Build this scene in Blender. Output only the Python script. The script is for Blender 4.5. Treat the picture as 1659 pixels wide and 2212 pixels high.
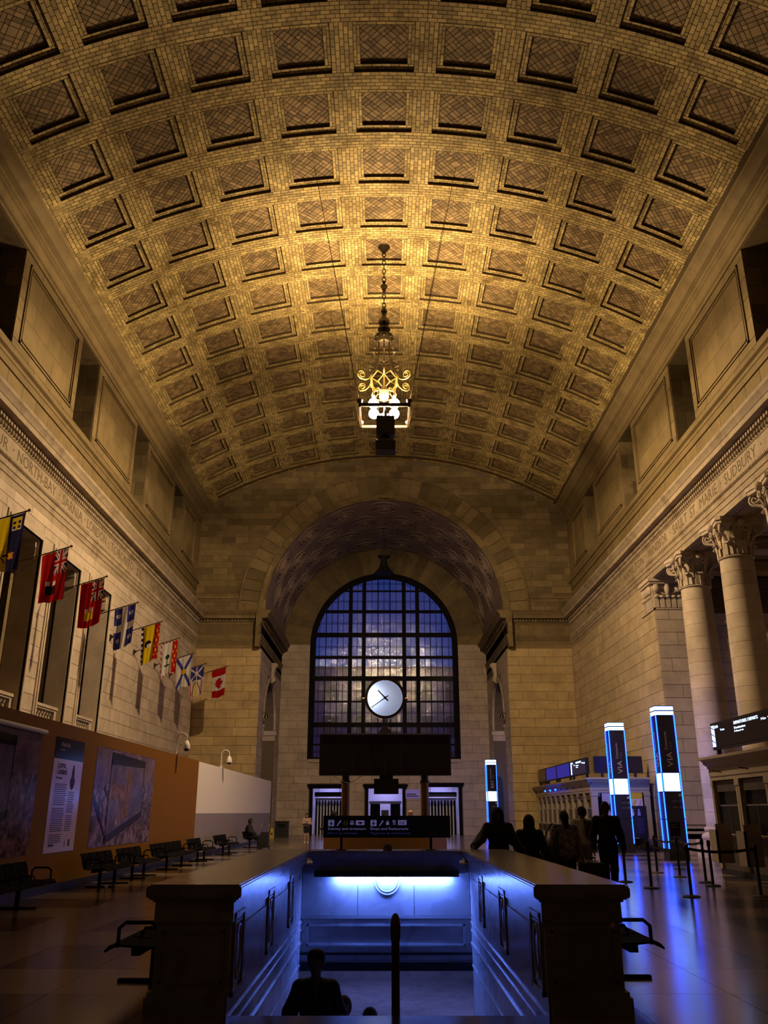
import bpy, math, random
import numpy as np
from mathutils import Matrix, Vector
random.seed(7)
for _o in list(bpy.data.objects): bpy.data.objects.remove(_o)
SC = bpy.context.scene
COL = SC.collection
PI = math.pi
# ------------------------------------------------------------ camera, world, exposure
FPX, CAMZ = 1830.0, 1.58
PITCH = math.atan(649 / FPX)
cam_d = bpy.data.cameras.new('camera'); cam = bpy.data.objects.new('camera', cam_d); COL.objects.link(cam)
cam_d.sensor_fit = 'HORIZONTAL'; cam_d.sensor_width = 36.0; cam_d.lens = FPX / 1659.0 * 36.0
cam_d.clip_start = 0.1; cam_d.clip_end = 400
cam.location = (0, 0, CAMZ); cam.rotation_euler = (PI / 2 + PITCH, 0, 0)
SC.camera = cam
SC.cycles.max_bounces = 4; SC.cycles.diffuse_bounces = 2; SC.cycles.glossy_bounces = 3; SC.cycles.transmission_bounces = 3; SC.cycles.transparent_max_bounces = 6
world = bpy.data.worlds.new('dusk'); SC.world = world; world.use_nodes = True
world.node_tree.nodes['Background'].inputs[0].default_value = (0.03, 0.095, 0.50, 1)
world.node_tree.nodes['Background'].inputs[1].default_value = 0.45
SC.view_settings.view_transform = 'Standard'; SC.view_settings.look = 'None'
SC.view_settings.exposure = 0.0; SC.view_settings.gamma = 1.0
try: SC.view_settings.use_curve_mapping = False
except Exception: pass
BULB = 330.0           # chandelier globes
ADDED_BULB = 19000.0       # small globe added under them for wall light and sharper shadows
UPLIGHT = 2100.0       # floodlights added on the chandelier frame to brighten the vault
LED = 16.0              # blue edge lines of the totems
SCREEN = 7.0           # white totem panels
STRIP = 300.0           # stairwell tube
# ------------------------------------------------------------ materials
def nt(name):
    m = bpy.data.materials.new(name); m.use_nodes = True
    t = m.node_tree; b = t.nodes['Principled BSDF']
    return m, t, b
def N(t, typ, **kw):
    n = t.nodes.new(typ)
    for k, v in kw.items(): setattr(n, k, v)
    return n
def mat(name, col, rough=0.6, metal=0.0, spec=0.5, emit=None, es=0.0, coat=0.0):
    m, t, b = nt(name)
    b.inputs['Base Color'].default_value = (*col, 1); b.inputs['Roughness'].default_value = rough
    b.inputs['Metallic'].default_value = metal; b.inputs['Specular IOR Level'].default_value = spec
    b.inputs['Coat Weight'].default_value = coat
    if emit:
        b.inputs['Emission Color'].default_value = (*emit, 1); b.inputs['Emission Strength'].default_value = es
    return m
def stone(name, col, var=0.25, rough=0.75, scale=1.3, stain=None, stain_amt=0.5, bump=0.0, spec=0.35, veins=None, fine=9.0):
    """masonry: each piece has its own tint, soft mottling, optional stains and veins"""
    m, t, b = nt(name); L = t.links
    geo = N(t, 'ShaderNodeNewGeometry'); oi = N(t, 'ShaderNodeObjectInfo')
    ad = N(t, 'ShaderNodeMath', operation='MULTIPLY_ADD'); L.new(oi.outputs['Random'], ad.inputs[0]); ad.inputs[1].default_value = 7.31
    L.new(geo.outputs['Random Per Island'], ad.inputs[2])
    wn = N(t, 'ShaderNodeTexWhiteNoise', noise_dimensions='1D'); L.new(ad.outputs[0], wn.inputs['W'])
    mr = N(t, 'ShaderNodeMapRange'); L.new(wn.outputs['Value'], mr.inputs['Value'])
    mr.inputs['To Min'].default_value = 1 - var; mr.inputs['To Max'].default_value = 1 + var
    no = N(t, 'ShaderNodeTexNoise'); L.new(geo.outputs['Position'], no.inputs['Vector']); no.inputs['Scale'].default_value = scale
    no.inputs['Detail'].default_value = 3; no.inputs['Roughness'].default_value = 0.65
    mr2 = N(t, 'ShaderNodeMapRange'); L.new(no.outputs['Fac'], mr2.inputs['Value'])
    mr2.inputs['From Min'].default_value = 0.3; mr2.inputs['From Max'].default_value = 0.7
    mr2.inputs['To Min'].default_value = 0.82; mr2.inputs['To Max'].default_value = 1.15
    mu = N(t, 'ShaderNodeMath', operation='MULTIPLY'); L.new(mr.outputs[0], mu.inputs[0]); L.new(mr2.outputs[0], mu.inputs[1])
    vm = N(t, 'ShaderNodeVectorMath', operation='SCALE'); vm.inputs[0].default_value = col; L.new(mu.outputs[0], vm.inputs['Scale'])
    out = vm.outputs[0]
    if stain:
        n2 = N(t, 'ShaderNodeTexNoise'); L.new(geo.outputs['Position'], n2.inputs['Vector']); n2.inputs['Scale'].default_value = 0.9
        n2.inputs['Detail'].default_value = 4; n2.inputs['Roughness'].default_value = 0.75
        m3 = N(t, 'ShaderNodeMapRange'); L.new(n2.outputs['Fac'], m3.inputs['Value'])
        m3.inputs['From Min'].default_value = 0.5; m3.inputs['From Max'].default_value = 0.68; m3.inputs['To Max'].default_value = stain_amt
        mx = N(t, 'ShaderNodeMix', data_type='RGBA'); L.new(m3.outputs[0], mx.inputs['Factor']); L.new(out, mx.inputs['A'])
        mx.inputs['B'].default_value = (*stain, 1); out = mx.outputs['Result']
    if veins:
        n4 = N(t, 'ShaderNodeTexNoise'); L.new(geo.outputs['Position'], n4.inputs['Vector']); n4.inputs['Scale'].default_value = 1.7
        n4.inputs['Detail'].default_value = 5; n4.inputs['Distortion'].default_value = 1.6
        m4 = N(t, 'ShaderNodeMapRange'); L.new(n4.outputs['Fac'], m4.inputs['Value'])
        m4.inputs['From Min'].default_value = 0.52; m4.inputs['From Max'].default_value = 0.62; m4.inputs['To Max'].default_value = 0.55
        mx = N(t, 'ShaderNodeMix', data_type='RGBA'); L.new(m4.outputs[0], mx.inputs['Factor']); L.new(out, mx.inputs['A'])
        mx.inputs['B'].default_value = (*veins, 1); out = mx.outputs['Result']
    L.new(out, b.inputs['Base Color']); b.inputs['Roughness'].default_value = rough
    b.inputs['Specular IOR Level'].default_value = spec
    if bump:
        n3 = N(t, 'ShaderNodeTexNoise'); L.new(geo.outputs['Position'], n3.inputs['Vector']); n3.inputs['Scale'].default_value = fine; n3.inputs['Detail'].default_value = 2
        bp = N(t, 'ShaderNodeBump'); bp.inputs['Strength'].default_value = bump; bp.inputs['Distance'].default_value = 0.05
        L.new(n3.outputs['Fac'], bp.inputs['Height']); L.new(bp.outputs[0], b.inputs['Normal'])
    return m
M = {}
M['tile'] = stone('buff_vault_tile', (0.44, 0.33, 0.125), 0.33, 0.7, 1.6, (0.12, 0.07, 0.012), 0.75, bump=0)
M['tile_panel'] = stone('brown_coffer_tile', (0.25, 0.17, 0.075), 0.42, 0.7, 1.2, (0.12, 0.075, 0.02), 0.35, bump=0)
M['mortar'] = mat('vault_mortar', (0.085, 0.055, 0.018), 0.9)
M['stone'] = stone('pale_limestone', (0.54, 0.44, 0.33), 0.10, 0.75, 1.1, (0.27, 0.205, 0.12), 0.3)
M['stone_pink'] = M['stone']
M['stone_end'] = stone('yellowed_limestone', (0.47, 0.345, 0.165), 0.13, 0.75, 1.1, (0.27, 0.19, 0.08), 0.35)
M['stone_right'] = stone('cream_limestone', (0.51, 0.40, 0.25), 0.10, 0.75, 1.1, (0.29, 0.21, 0.10), 0.3)
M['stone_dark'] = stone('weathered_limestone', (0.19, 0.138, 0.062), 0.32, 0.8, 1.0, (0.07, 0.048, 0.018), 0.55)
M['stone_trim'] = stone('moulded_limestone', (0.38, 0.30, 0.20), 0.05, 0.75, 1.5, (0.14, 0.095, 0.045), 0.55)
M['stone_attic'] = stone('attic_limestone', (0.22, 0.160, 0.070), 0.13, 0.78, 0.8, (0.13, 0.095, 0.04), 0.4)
M['joint'] = mat('stone_joint', (0.16, 0.12, 0.075), 0.9)
M['carved'] = mat('carved_letter_shade', (0.14, 0.10, 0.055), 0.9)  # shade inside the cut letters, put into the colour
M['floor_light'] = stone('pale_floor_marble', (0.175, 0.135, 0.105), 0.10, 0.19, 0.7, None, 0, 0.03, 0.5, (0.13, 0.10, 0.08), 2.5)
M['floor_dark'] = stone('dark_floor_marble', (0.042, 0.030, 0.024), 0.12, 0.19, 0.7, None, 0, 0.03, 0.5, (0.034, 0.024, 0.02), 2.5)
M['marble'] = stone('stair_marble', (0.27, 0.26, 0.28), 0.07, 0.22, 1.0, None, 0, 0.03, 0.5, (0.18, 0.17, 0.20), 3.0)
M['black'] = mat('black_paint', (0.012, 0.011, 0.012), 0.5)
M['black_metal'] = mat('black_metal', (0.02, 0.019, 0.02), 0.3, 0.6)
M['stone_barrel'] = stone('barrel_vault_stone', (0.26, 0.19, 0.16), 0.15, 0.8, 1.0, (0.12, 0.08, 0.06), 0.4)  # base colour of the recess vault stone
M['bench'] = mat('black_seat_steel', (0.008, 0.007, 0.008), 0.8, 0.0, 0.03)
M['added_bulb'] = mat('added_globe_glow', (1, 0.95, 0.9), 0.5, emit=(1.0, 0.71, 0.40), es=ADDED_BULB)
M['iron'] = mat('dark_bronze', (0.06, 0.042, 0.02), 0.4, 0.7)
M['gilt'] = mat('gilded_bronze', (0.22, 0.15, 0.035), 0.5, 0.6)
M['frame_brown'] = mat('dull_brown_metal', (0.025, 0.016, 0.010), 0.8, 0.0, 0.1)
M['window_black'] = mat('window_frame_black', (0.010, 0.008, 0.010), 0.85, 0.0, 0.1)
M['parchment'] = mat('lamp_drum', (0.22, 0.17, 0.11), 0.7)
M['brass'] = mat('old_brass', (0.12, 0.075, 0.03), 0.35, 0.9)
M['chrome'] = mat('chrome', (0.7, 0.7, 0.72), 0.15, 1.0)
M['glass_dark'] = mat('dark_glass', (0.006, 0.006, 0.009), 0.10, 0.0, 0.22)
M['bulb'] = mat('glowing_globe', (1, 0.95, 0.9), 0.5, emit=(1.0, 0.71, 0.40), es=BULB)
M['led'] = mat('blue_led_line', (0.02, 0.1, 0.8), 0.4, emit=(0.004, 0.042, 1.0), es=LED)
M['led_hot'] = mat('cyan_led_core', (0.1, 0.5, 0.9), 0.4, emit=(0.05, 0.45, 1.0), es=2.2)
M['screen'] = mat('white_screen', (0.9, 0.9, 1.0), 0.4, emit=(0.19, 0.36, 1.0), es=SCREEN)
M['screen_text'] = mat('screen_letters', (0.8, 0.9, 1.0), 0.4, emit=(0.45, 0.65, 1.0), es=3.5)
M['screen_blue'] = mat('blue_screen', (0.01, 0.012, 0.1), 0.4, emit=(0.02, 0.018, 0.32), es=0.75)
M['totem'] = mat('totem_panel', (0.018, 0.013, 0.02), 0.25)
M['print_pink'] = mat('printed_pale_letters', (0.62, 0.48, 0.55), 0.5)
M['print_grey'] = mat('printed_dim_letters', (0.12, 0.10, 0.19), 0.5)
M['strip'] = mat('stair_tube', (0.9, 0.95, 1), 0.4, emit=(0.11, 0.22, 1.0), es=STRIP)
M['white'] = mat('white_paint', (0.78, 0.76, 0.76), 0.5)
M['hoard_orange'] = mat('rust_orange_vinyl', (0.22, 0.092, 0.005), 0.6, 0.0, 0.15)
M['hoard_white'] = mat('white_vinyl', (0.92, 0.84, 0.78), 0.5)
M['hoard_grey'] = mat('grey_vinyl', (0.31, 0.26, 0.25), 0.45)
M['wood'] = mat('amber_wood', (0.42, 0.22, 0.06), 0.45)
M['purple_wall'] = mat('pale_corridor_paint', (0.70, 0.68, 0.72), 0.6)
M['corr_light'] = mat('corridor_lamp', (1, 1, 1), 0.4, emit=(0.45, 0.42, 1.0), es=16.0)
M['niche_light'] = mat('passage_lamp', (1, 1, 1), 0.4, emit=(0.75, 0.62, 0.9), es=5.0)
# ------------------------------------------------------------ mesh helpers
class MB:
    def __init__(s): s.v = []; s.f = []
    def add(s, vs, fs):
        o = len(s.v); s.v.extend(tuple(p) for p in vs); s.f.extend(tuple(i + o for i in f) for f in fs); return s
    def box(s, x0, x1, y0, y1, z0, z1, M4=None):
        vs = [(x0,y0,z0),(x1,y0,z0),(x1,y1,z0),(x0,y1,z0),(x0,y0,z1),(x1,y0,z1),(x1,y1,z1),(x0,y1,z1)]
        if M4 is not None: vs = [M4 @ Vector(p) for p in vs]
        return s.add(vs, [(0,3,2,1),(4,5,6,7),(0,1,5,4),(1,2,6,5),(2,3,7,6),(3,0,4,7)])
    def cbox(s, c, d, M4=None):
        return s.box(c[0]-d[0]/2, c[0]+d[0]/2, c[1]-d[1]/2, c[1]+d[1]/2, c[2]-d[2]/2, c[2]+d[2]/2, M4)
    def cyl(s, p0, p1, r0, r1=None, n=12, caps=True):
        r1 = r0 if r1 is None else r1
        p0, p1 = Vector(p0), Vector(p1); d = (p1 - p0).normalized()
        a = d.orthogonal().normalized(); b = d.cross(a)
        vs = [p0 + (a*math.cos(t)+b*math.sin(t))*r0 for t in [2*PI*i/n for i in range(n)]]
        vs += [p1 + (a*math.cos(t)+b*math.sin(t))*r1 for t in [2*PI*i/n for i in range(n)]]
        fs = [(i, (i+1) % n, n+(i+1) % n, n+i) for i in range(n)]
        if caps: fs += [tuple(reversed(range(n))), tuple(range(n, 2*n))]
        return s.add(vs, fs)
    def tube(s, path, r, n=8, closed=False):
        P = [Vector(p) for p in path]; m = len(P); rings = []
        up = None
        for i in range(m):
            d = (P[(i+1) % m] - P[i-1]) if closed else (P[min(i+1, m-1)] - P[max(i-1, 0)])
            d.normalize()
            if up is None: up = d.orthogonal().normalized()
            a = (up - d*up.dot(d))
            a = a.normalized() if a.length > 1e-6 else d.orthogonal().normalized()
            up = a; b = d.cross(a)
            rr = r[i] if isinstance(r, (list, tuple)) else r
            rings.append([P[i] + (a*math.cos(2*PI*k/n)+b*math.sin(2*PI*k/n))*rr for k in range(n)])
        vs = [p for g in rings for p in g]; fs = []
        for i in range(m if closed else m-1):
            j = (i+1) % m
            for k in range(n): fs.append((i*n+k, i*n+(k+1) % n, j*n+(k+1) % n, j*n+k))
        if not closed: fs += [tuple(reversed(range(n))), tuple((m-1)*n+k for k in range(n))]
        return s.add(vs, fs)
    def lathe(s, prof, n=16, c=(0,0,0), caps=True):
        vs = []; fs = []; m = len(prof)
        for r, z in prof:
            for k in range(n):
                t = 2*PI*k/n; vs.append((c[0]+r*math.cos(t), c[1]+r*math.sin(t), c[2]+z))
        for i in range(m-1):
            for k in range(n): fs.append((i*n+k, i*n+(k+1) % n, (i+1)*n+(k+1) % n, (i+1)*n+k))
        if caps: fs += [tuple(reversed(range(n))), tuple((m-1)*n+k for k in range(n))]
        return s.add(vs, fs)
    def sphere(s, c, r, nu=14, nv=9):
        rx, ry, rz = (r, r, r) if not isinstance(r, (tuple, list)) else r
        vs = []; fs = []
        for i in range(1, nv):
            ph = PI*i/nv
            for k in range(nu):
                t = 2*PI*k/nu; vs.append((c[0]+rx*math.sin(ph)*math.cos(t), c[1]+ry*math.sin(ph)*math.sin(t), c[2]+rz*math.cos(ph)))
        for i in range(nv-2):
            for k in range(nu): fs.append((i*nu+k, (i+1)*nu+k, (i+1)*nu+(k+1) % nu, i*nu+(k+1) % nu))
        top = len(vs); vs += [(c[0], c[1], c[2]+rz), (c[0], c[1], c[2]-rz)]
        for k in range(nu):
            fs.append((top, k, (k+1) % nu)); fs.append((top+1, (nv-2)*nu+(k+1) % nu, (nv-2)*nu+k))
        return s.add(vs, fs)
    def prism(s, poly, h0, h1, M4=None):
        """polygon in local xy, extruded from z=h0 to h1, then transformed"""
        n = len(poly)
        vs = [Vector((p[0], p[1], h0)) for p in poly] + [Vector((p[0], p[1], h1)) for p in poly]
        if M4 is not None: vs = [M4 @ p for p in vs]
        fs = [tuple(reversed(range(n))), tuple(range(n, 2*n))] + [(i, (i+1) % n, n+(i+1) % n, n+i) for i in range(n)]
        return s.add(vs, fs)
    def mesh(s, name, m, smooth=None):
        me = bpy.data.meshes.new(name); me.from_pydata([tuple(p) for p in s.v], [], s.f)
        if isinstance(m, (list, tuple)):
            for q in m: me.materials.append(q)
        else: me.materials.append(m)
        if smooth:
            me.shade_smooth()
            try: me.set_sharp_from_angle(angle=math.radians(smooth))
            except Exception: pass
        return me
    def build(s, name, m, parent=None, smooth=None, **kw):
        return link(name, s.mesh(name, m, smooth), parent, **kw)
def link(name, me, parent=None, loc=None, mw=None, kind=None):
    o = bpy.data.objects.new(name, me); COL.objects.link(o)
    if parent is not None: o.parent = parent
    if mw is not None: o.matrix_basis = mw
    if loc is not None: o.location = loc
    if kind: o['kind'] = kind
    return o
def tag(o, label, cat, group=None):
    o['label'] = label; o['category'] = cat
    if group: o['group'] = group
    return o
def thing(name, label, cat, loc=(0,0,0), rz=0.0, group=None):
    o = bpy.data.objects.new(name, None); COL.objects.link(o); o.empty_display_size = 0.2
    o.location = loc; o.rotation_euler = (0, 0, rz); return tag(o, label, cat, group)
def struct(o): o['kind'] = 'structure'; return o
def copy_tree(o, parent=None):
    c = o.copy(); COL.objects.link(c); c.parent = parent
    for ch in list(o.children): copy_tree(ch, c)
    return c
PITCH_C, PITCH_S = math.cos(PITCH), math.sin(PITCH)
def depth_of(p): return p[1]*PITCH_C + (p[2]-CAMZ)*PITCH_S
def seen(p, m=60):
    d = depth_of(p)
    if d < 0.3: return False
    u = 829.5 + FPX*p[0]/d; v = 1106 - FPX*(-p[1]*PITCH_S + (p[2]-CAMZ)*PITCH_C)/d
    return -m < u < 1659+m and -m < v < 2212+m
UNIT = {}
def unit_box(m):
    if m.name not in UNIT: UNIT[m.name] = MB().box(-.5,.5,-.5,.5,-.5,.5).mesh('block', m)
    return UNIT[m.name]
def blocks(parent, name, boxes, m, limit=300, rest=None):
    """boxes: (centre, (sx,sy,sz)); the largest seen become parts, what is left one joined part"""
    def key(b):
        c, d = b
        if not seen(c): return 0
        q = sorted(d)
        return q[1]*q[2]/max(depth_of(c), 1)**2
    bs = sorted(boxes, key=key, reverse=True)
    me = unit_box(m)
    for c, d in bs[:limit]:
        link(name, me, parent, mw=Matrix.Translation(c) @ Matrix.Diagonal((*d, 1)))
    if len(bs) > limit:
        mb = MB()
        for c, d in bs[limit:]: mb.cbox(c, d)
        mb.build(rest or ('distant_' + name + 's'), m, parent, kind='stuff')
def text_mesh(s, size, m, extrude=0.004, width=None, align='LEFT', height=None):
    cu = bpy.data.curves.new('lettering', 'FONT'); cu.body = s; cu.size = size; cu.extrude = extrude; cu.align_x = align
    cu.resolution_u = 2
    o = bpy.data.objects.new('lettering', cu); COL.objects.link(o)
    dg = bpy.context.evaluated_depsgraph_get(); me = bpy.data.meshes.new_from_object(o.evaluated_get(dg))
    bpy.data.objects.remove(o); bpy.data.curves.remove(cu)
    me.name = 'lettering'; me.materials.clear(); me.materials.append(m)
    n = len(me.vertices); co = np.empty(n*3, 'f'); me.vertices.foreach_get('co', co); co = co.reshape(-1, 3)
    if width:
        w = co[:,0].max()-co[:,0].min(); co[:,0] *= width/w
    if height:
        h = co[:,1].max()-co[:,1].min(); co[:,1] *= height/h
    if align == 'LEFT': co[:,0] -= co[:,0].min()
    me.vertices.foreach_set('co', co.ravel()); return me
def text(s, size, m, parent, mw, name='lettering', **kw):
    return link(name, text_mesh(s, size, m, **kw), parent, mw=mw)
def frame_mat(origin, xdir, ydir):
    """matrix whose local x,y lie along xdir,ydir; local z = x cross y"""
    x = Vector(xdir).normalized(); y = Vector(ydir).normalized(); z = x.cross(y)
    return Matrix(((x.x,y.x,z.x,origin[0]),(x.y,y.y,z.y,origin[1]),(x.z,y.z,z.z,origin[2]),(0,0,0,1)))
def clip_poly(poly, x0, x1, y0, y1):
    def cl(pts, ax, val, sgn):
        out = []
        for i in range(len(pts)):
            a, b = pts[i-1], pts[i]
            da, db = sgn*(a[ax]-val), sgn*(b[ax]-val)
            if (da >= 0) != (db >= 0):
                t = da/(da-db); out.append((a[0]+(b[0]-a[0])*t, a[1]+(b[1]-a[1])*t))
            if db >= 0: out.append(b)
        return out
    for ax, val, sg in ((0,x0,1),(0,x1,-1),(1,y0,1),(1,y1,-1)):
        if len(poly) < 3: return []
        poly = cl(poly, ax, val, sg)
    return poly
# ------------------------------------------------------------ the hall: dimensions
W, WA = 12.1, 12.4              # lower wall plane, attic wall plane
YE, YB, Y0 = 54.4, 65.9, -8.0   # end wall, back wall of the recess, wall behind the camera
RV, ZV = 22.3, 24.75-22.3       # vault radius and axis height
RA, ZS, XJ = 7.8, 13.95, 7.95   # recess arch radius, spring, jamb
def vault_z(x): return ZV + math.sqrt(RV*RV - x*x)
# ---- vault with coffers
TH = math.radians(6.95); PA, PY = RV*TH, 2.64      # angular and axial pitch
CA, CY, IA, IY = 1.97, 1.92, 1.53, 1.48            # coffer mouth and inner panel
D1, D2 = 0.11, 0.22
def bend(a, y, d): t = a/RV; return ((RV+d)*math.sin(t), y, (RV+d)*math.cos(t))
outer = MB(); na = 36; A = math.radians(34)
for i in range(na):
    t0, t1 = -A+2*A*i/na, -A+2*A*(i+1)/na; R = RV+0.75
    q = [(R*math.sin(t), y, ZV+R*math.cos(t)) for t in (t0, t1) for y in (Y0, YE+0.3)]
    outer.add(q, [(0,1,3,2)])
ceiling = struct(outer.build('ceiling', M['mortar']))
def grid_quad(mb, a0, a1, y0, y1, d, n=4):
    for i in range(n):
        p, q = a0+(a1-a0)*i/n, a0+(a1-a0)*(i+1)/n
        mb.add([bend(p,y0,d), bend(q,y0,d), bend(q,y1,d), bend(p,y1,d)], [(0,1,2,3)])
def riser(mb, a, y, d0, d1):
    n = 4
    for i in range(n):
        p, q = -a/2+a*i/n, -a/2+a*(i+1)/n
        for yy in (-y/2, y/2): mb.add([bend(p,yy,d0), bend(q,yy,d0), bend(q,yy,d1), bend(p,yy,d1)], [(0,1,2,3)])
    for aa in (-a/2, a/2): mb.add([bend(aa,-y/2,d0), bend(aa,y/2,d0), bend(aa,y/2,d1), bend(aa,-y/2,d1)], [(0,1,2,3)])
mo = 0.018
cf = MB()
for (a0,a1,y0,y1) in ((-PA/2,PA/2,-PY/2,-CY/2),(-PA/2,PA/2,CY/2,PY/2),(-PA/2,-CA/2,-CY/2,CY/2),(CA/2,PA/2,-CY/2,CY/2)): grid_quad(cf,a0,a1,y0,y1,mo)
riser(cf, CA, CY, 0.0, D1+mo)
for (a0,a1,y0,y1) in ((-CA/2,CA/2,-CY/2,-IY/2),(-CA/2,CA/2,IY/2,CY/2),(-CA/2,-IA/2,-IY/2,IY/2),(IA/2,CA/2,-IY/2,IY/2)): grid_quad(cf,a0,a1,y0,y1,D1+mo)
riser(cf, IA, IY, D1, D2+mo); grid_quad(cf,-IA/2,IA/2,-IY/2,IY/2,D2+mo)
coffer_me = cf.mesh('coffer', M['mortar'])
G = 0.022
def tile_prism(mb, poly, d, th=0.03):
    n = len(poly)
    vs = [bend(p[0],p[1],d) for p in poly] + [bend(p[0],p[1],d+th) for p in poly]
    mb.add(vs, [tuple(range(n))] + [(i,(i+1)%n,n+(i+1)%n,n+i) for i in range(n)])
def course_rects(a0, a1, y0, y1, along, L=0.30, H=0.144):
    """running-bond rectangles filling a strip; along = 'a' or 'y'"""
    out = []
    w, h = (a1-a0, y1-y0) if along == 'a' else (y1-y0, a1-a0)
    n = max(1, round(h/H)); hh = h/n
    for j in range(n):
        x = -(0.5*L if j % 2 else 0.0)
        while x < w-0.01:
            p, q = max(0, x), min(w, x+L)
            if q-p > 0.05:
                if along == 'a': out.append((a0+p+G/2, a0+q-G/2, y0+j*hh+G/2, y0+(j+1)*hh-G/2))
                else: out.append((a0+j*hh+G/2, a0+(j+1)*hh-G/2, y0+p+G/2, y0+q-G/2))
            x += L
    return out
rib_rects = course_rects(-PA/2,PA/2,CY/2,PY/2+(PY-CY)/2,'a') + course_rects(CA/2,CA/2+PA-CA,-CY/2,CY/2,'y')
rb = MB()
for r in rib_rects: tile_prism(rb, [(r[0],r[2]),(r[1],r[2]),(r[1],r[3]),(r[0],r[3])], 0.0)
rib_me = rb.mesh('rib_tiles', M['tile'])
bd = MB()
for (a0,a1,y0,y1,al) in ((-CA/2,CA/2,-CY/2,-IY/2,'a'),(-CA/2,CA/2,IY/2,CY/2,'a'),(-CA/2,-IA/2,-IY/2,IY/2,'y'),(IA/2,CA/2,-IY/2,IY/2,'y')):
    for r in course_rects(a0,a1,y0,y1,al,0.30,0.115): tile_prism(bd, [(r[0],r[2]),(r[1],r[2]),(r[1],r[3]),(r[0],r[3])], D1)
border_me = bd.mesh('border_tiles', M['tile'])
pn = MB(); Lb, Hb = 0.30, 0.15
c45 = math.sqrt(0.5)
for k in range(0, 9):
    # concentric lozenge rings, each side laid pinwheel fashion
    lo_, hi_ = -(k+1)*Hb, k*Hb if k else Hb
    for q4 in range(4):
        if k == 0 and q4: continue
        x = lo_ - (Hb if k % 2 else 0)
        while x < hi_-.001:
            p, q = max(x, lo_), min(x+2*Hb, hi_)
            x += 2*Hb
            if q-p < .03: continue
            y0_, y1_ = (k*Hb, (k+1)*Hb) if k else (-Hb, Hb)
            rect = [(p+G/2, y0_+G/2), (q-G/2, y0_+G/2), (q-G/2, y1_-G/2), (p+G/2, y1_-G/2)]
            for _ in range(q4): rect = [(-b_, a_) for a_, b_ in rect]
            poly = clip_poly([((a_-b_)*c45, (a_+b_)*c45) for a_, b_ in rect], -IA/2+.01, IA/2-.01, -IY/2+.01, IY/2-.01)
            if len(poly) >= 3: tile_prism(pn, poly, D2)
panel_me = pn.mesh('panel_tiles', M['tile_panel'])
tile1 = MB()
tile_prism(tile1, [(-.139,-.061),(.139,-.061),(.139,.061),(-.139,.061)], 0.0)
tile_a = tile1.mesh('tile', M['tile'])
single = {(2,-1),(2,0),(2,1),(3,0)}
ntile = 0
for k in range(15):
    yc = 20.66 + PY*(k-2)
    for c in range(-4, 5):
        mw = Matrix.Translation((0, yc, ZV)) @ Matrix.Rotation(c*TH, 4, 'Y')
        o = link('coffer', coffer_me, ceiling, mw=mw)
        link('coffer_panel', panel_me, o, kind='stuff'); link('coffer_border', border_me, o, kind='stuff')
        if (k, c) in single:
            left = MB()
            for r in rib_rects:
                da, dy = r[1]-r[0], r[3]-r[2]
                if max(da, dy) > 0.26 and ntile < 300:
                    ac, ym = (r[0]+r[1])/2, (r[2]+r[3])/2
                    mt = mw @ Matrix.Rotation(ac/RV, 4, 'Y') @ Matrix.Translation((0, ym, 0))
                    if dy > da: mt = mt @ Matrix.Translation((0,0,RV)) @ Matrix.Rotation(PI/2, 4, 'Z') @ Matrix.Translation((0,0,-RV))
                    link('tile', tile_a, ceiling, mw=mt); ntile += 1
                else: tile_prism(left, [(r[0],r[2]),(r[1],r[2]),(r[1],r[3]),(r[0],r[3])], 0.0)
            link('cut_tiles', left.mesh('cut_tiles', M['tile']), ceiling, mw=mw, kind='stuff')
        else: link('rib_tiles', rib_me, ceiling, mw=mw, kind='stuff')
# plain band at the far end, edge ribs and the stretch behind the camera
plain = MB()
ycl = 20.66+PY*12+PY/2
def plain_strip(t0, t1, y0, y1, mb, d=0.0, n=24):
    for i in range(n):
        a, b = t0+(t1-t0)*i/n, t0+(t1-t0)*(i+1)/n
        q = [((RV+d)*math.sin(t), y, ZV+(RV+d)*math.cos(t)) for t in (a,b) for y in (y0,y1)]
        mb.add(q, [(0,1,3,2)])
plain_strip(-A, A, ycl, YE+.1, plain); plain_strip(-A, A, Y0, 20.66-2*PY-PY/2, plain)
for sg in (-1,1): plain_strip(sg*4.5*TH, sg*A, Y0, YE, plain, 0.0, 4)
plain.build('plain_vault_band', M['mortar'], ceiling)
edge = MB()
def edge_tiles(a0, a1, y0, y1, along):
    for r in course_rects(a0, a1, y0, y1, along): tile_prism(edge, [(r[0],r[2]),(r[1],r[2]),(r[1],r[3]),(r[0],r[3])], -0.008)
edge_tiles(-4.5*PA, 4.5*PA, ycl+(PY-CY)/2, YE, 'a')
edge_tiles(-4.5*PA-.7, -4.5*PA+(PA-CA)/2, 14, YE, 'y'); edge_tiles(4.5*PA+(PA-CA)/2, 4.5*PA+.7, 14, YE, 'y')
edge.build('edge_tiles', M['tile'], ceiling, loc=(0,0,ZV), kind='stuff')

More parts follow.
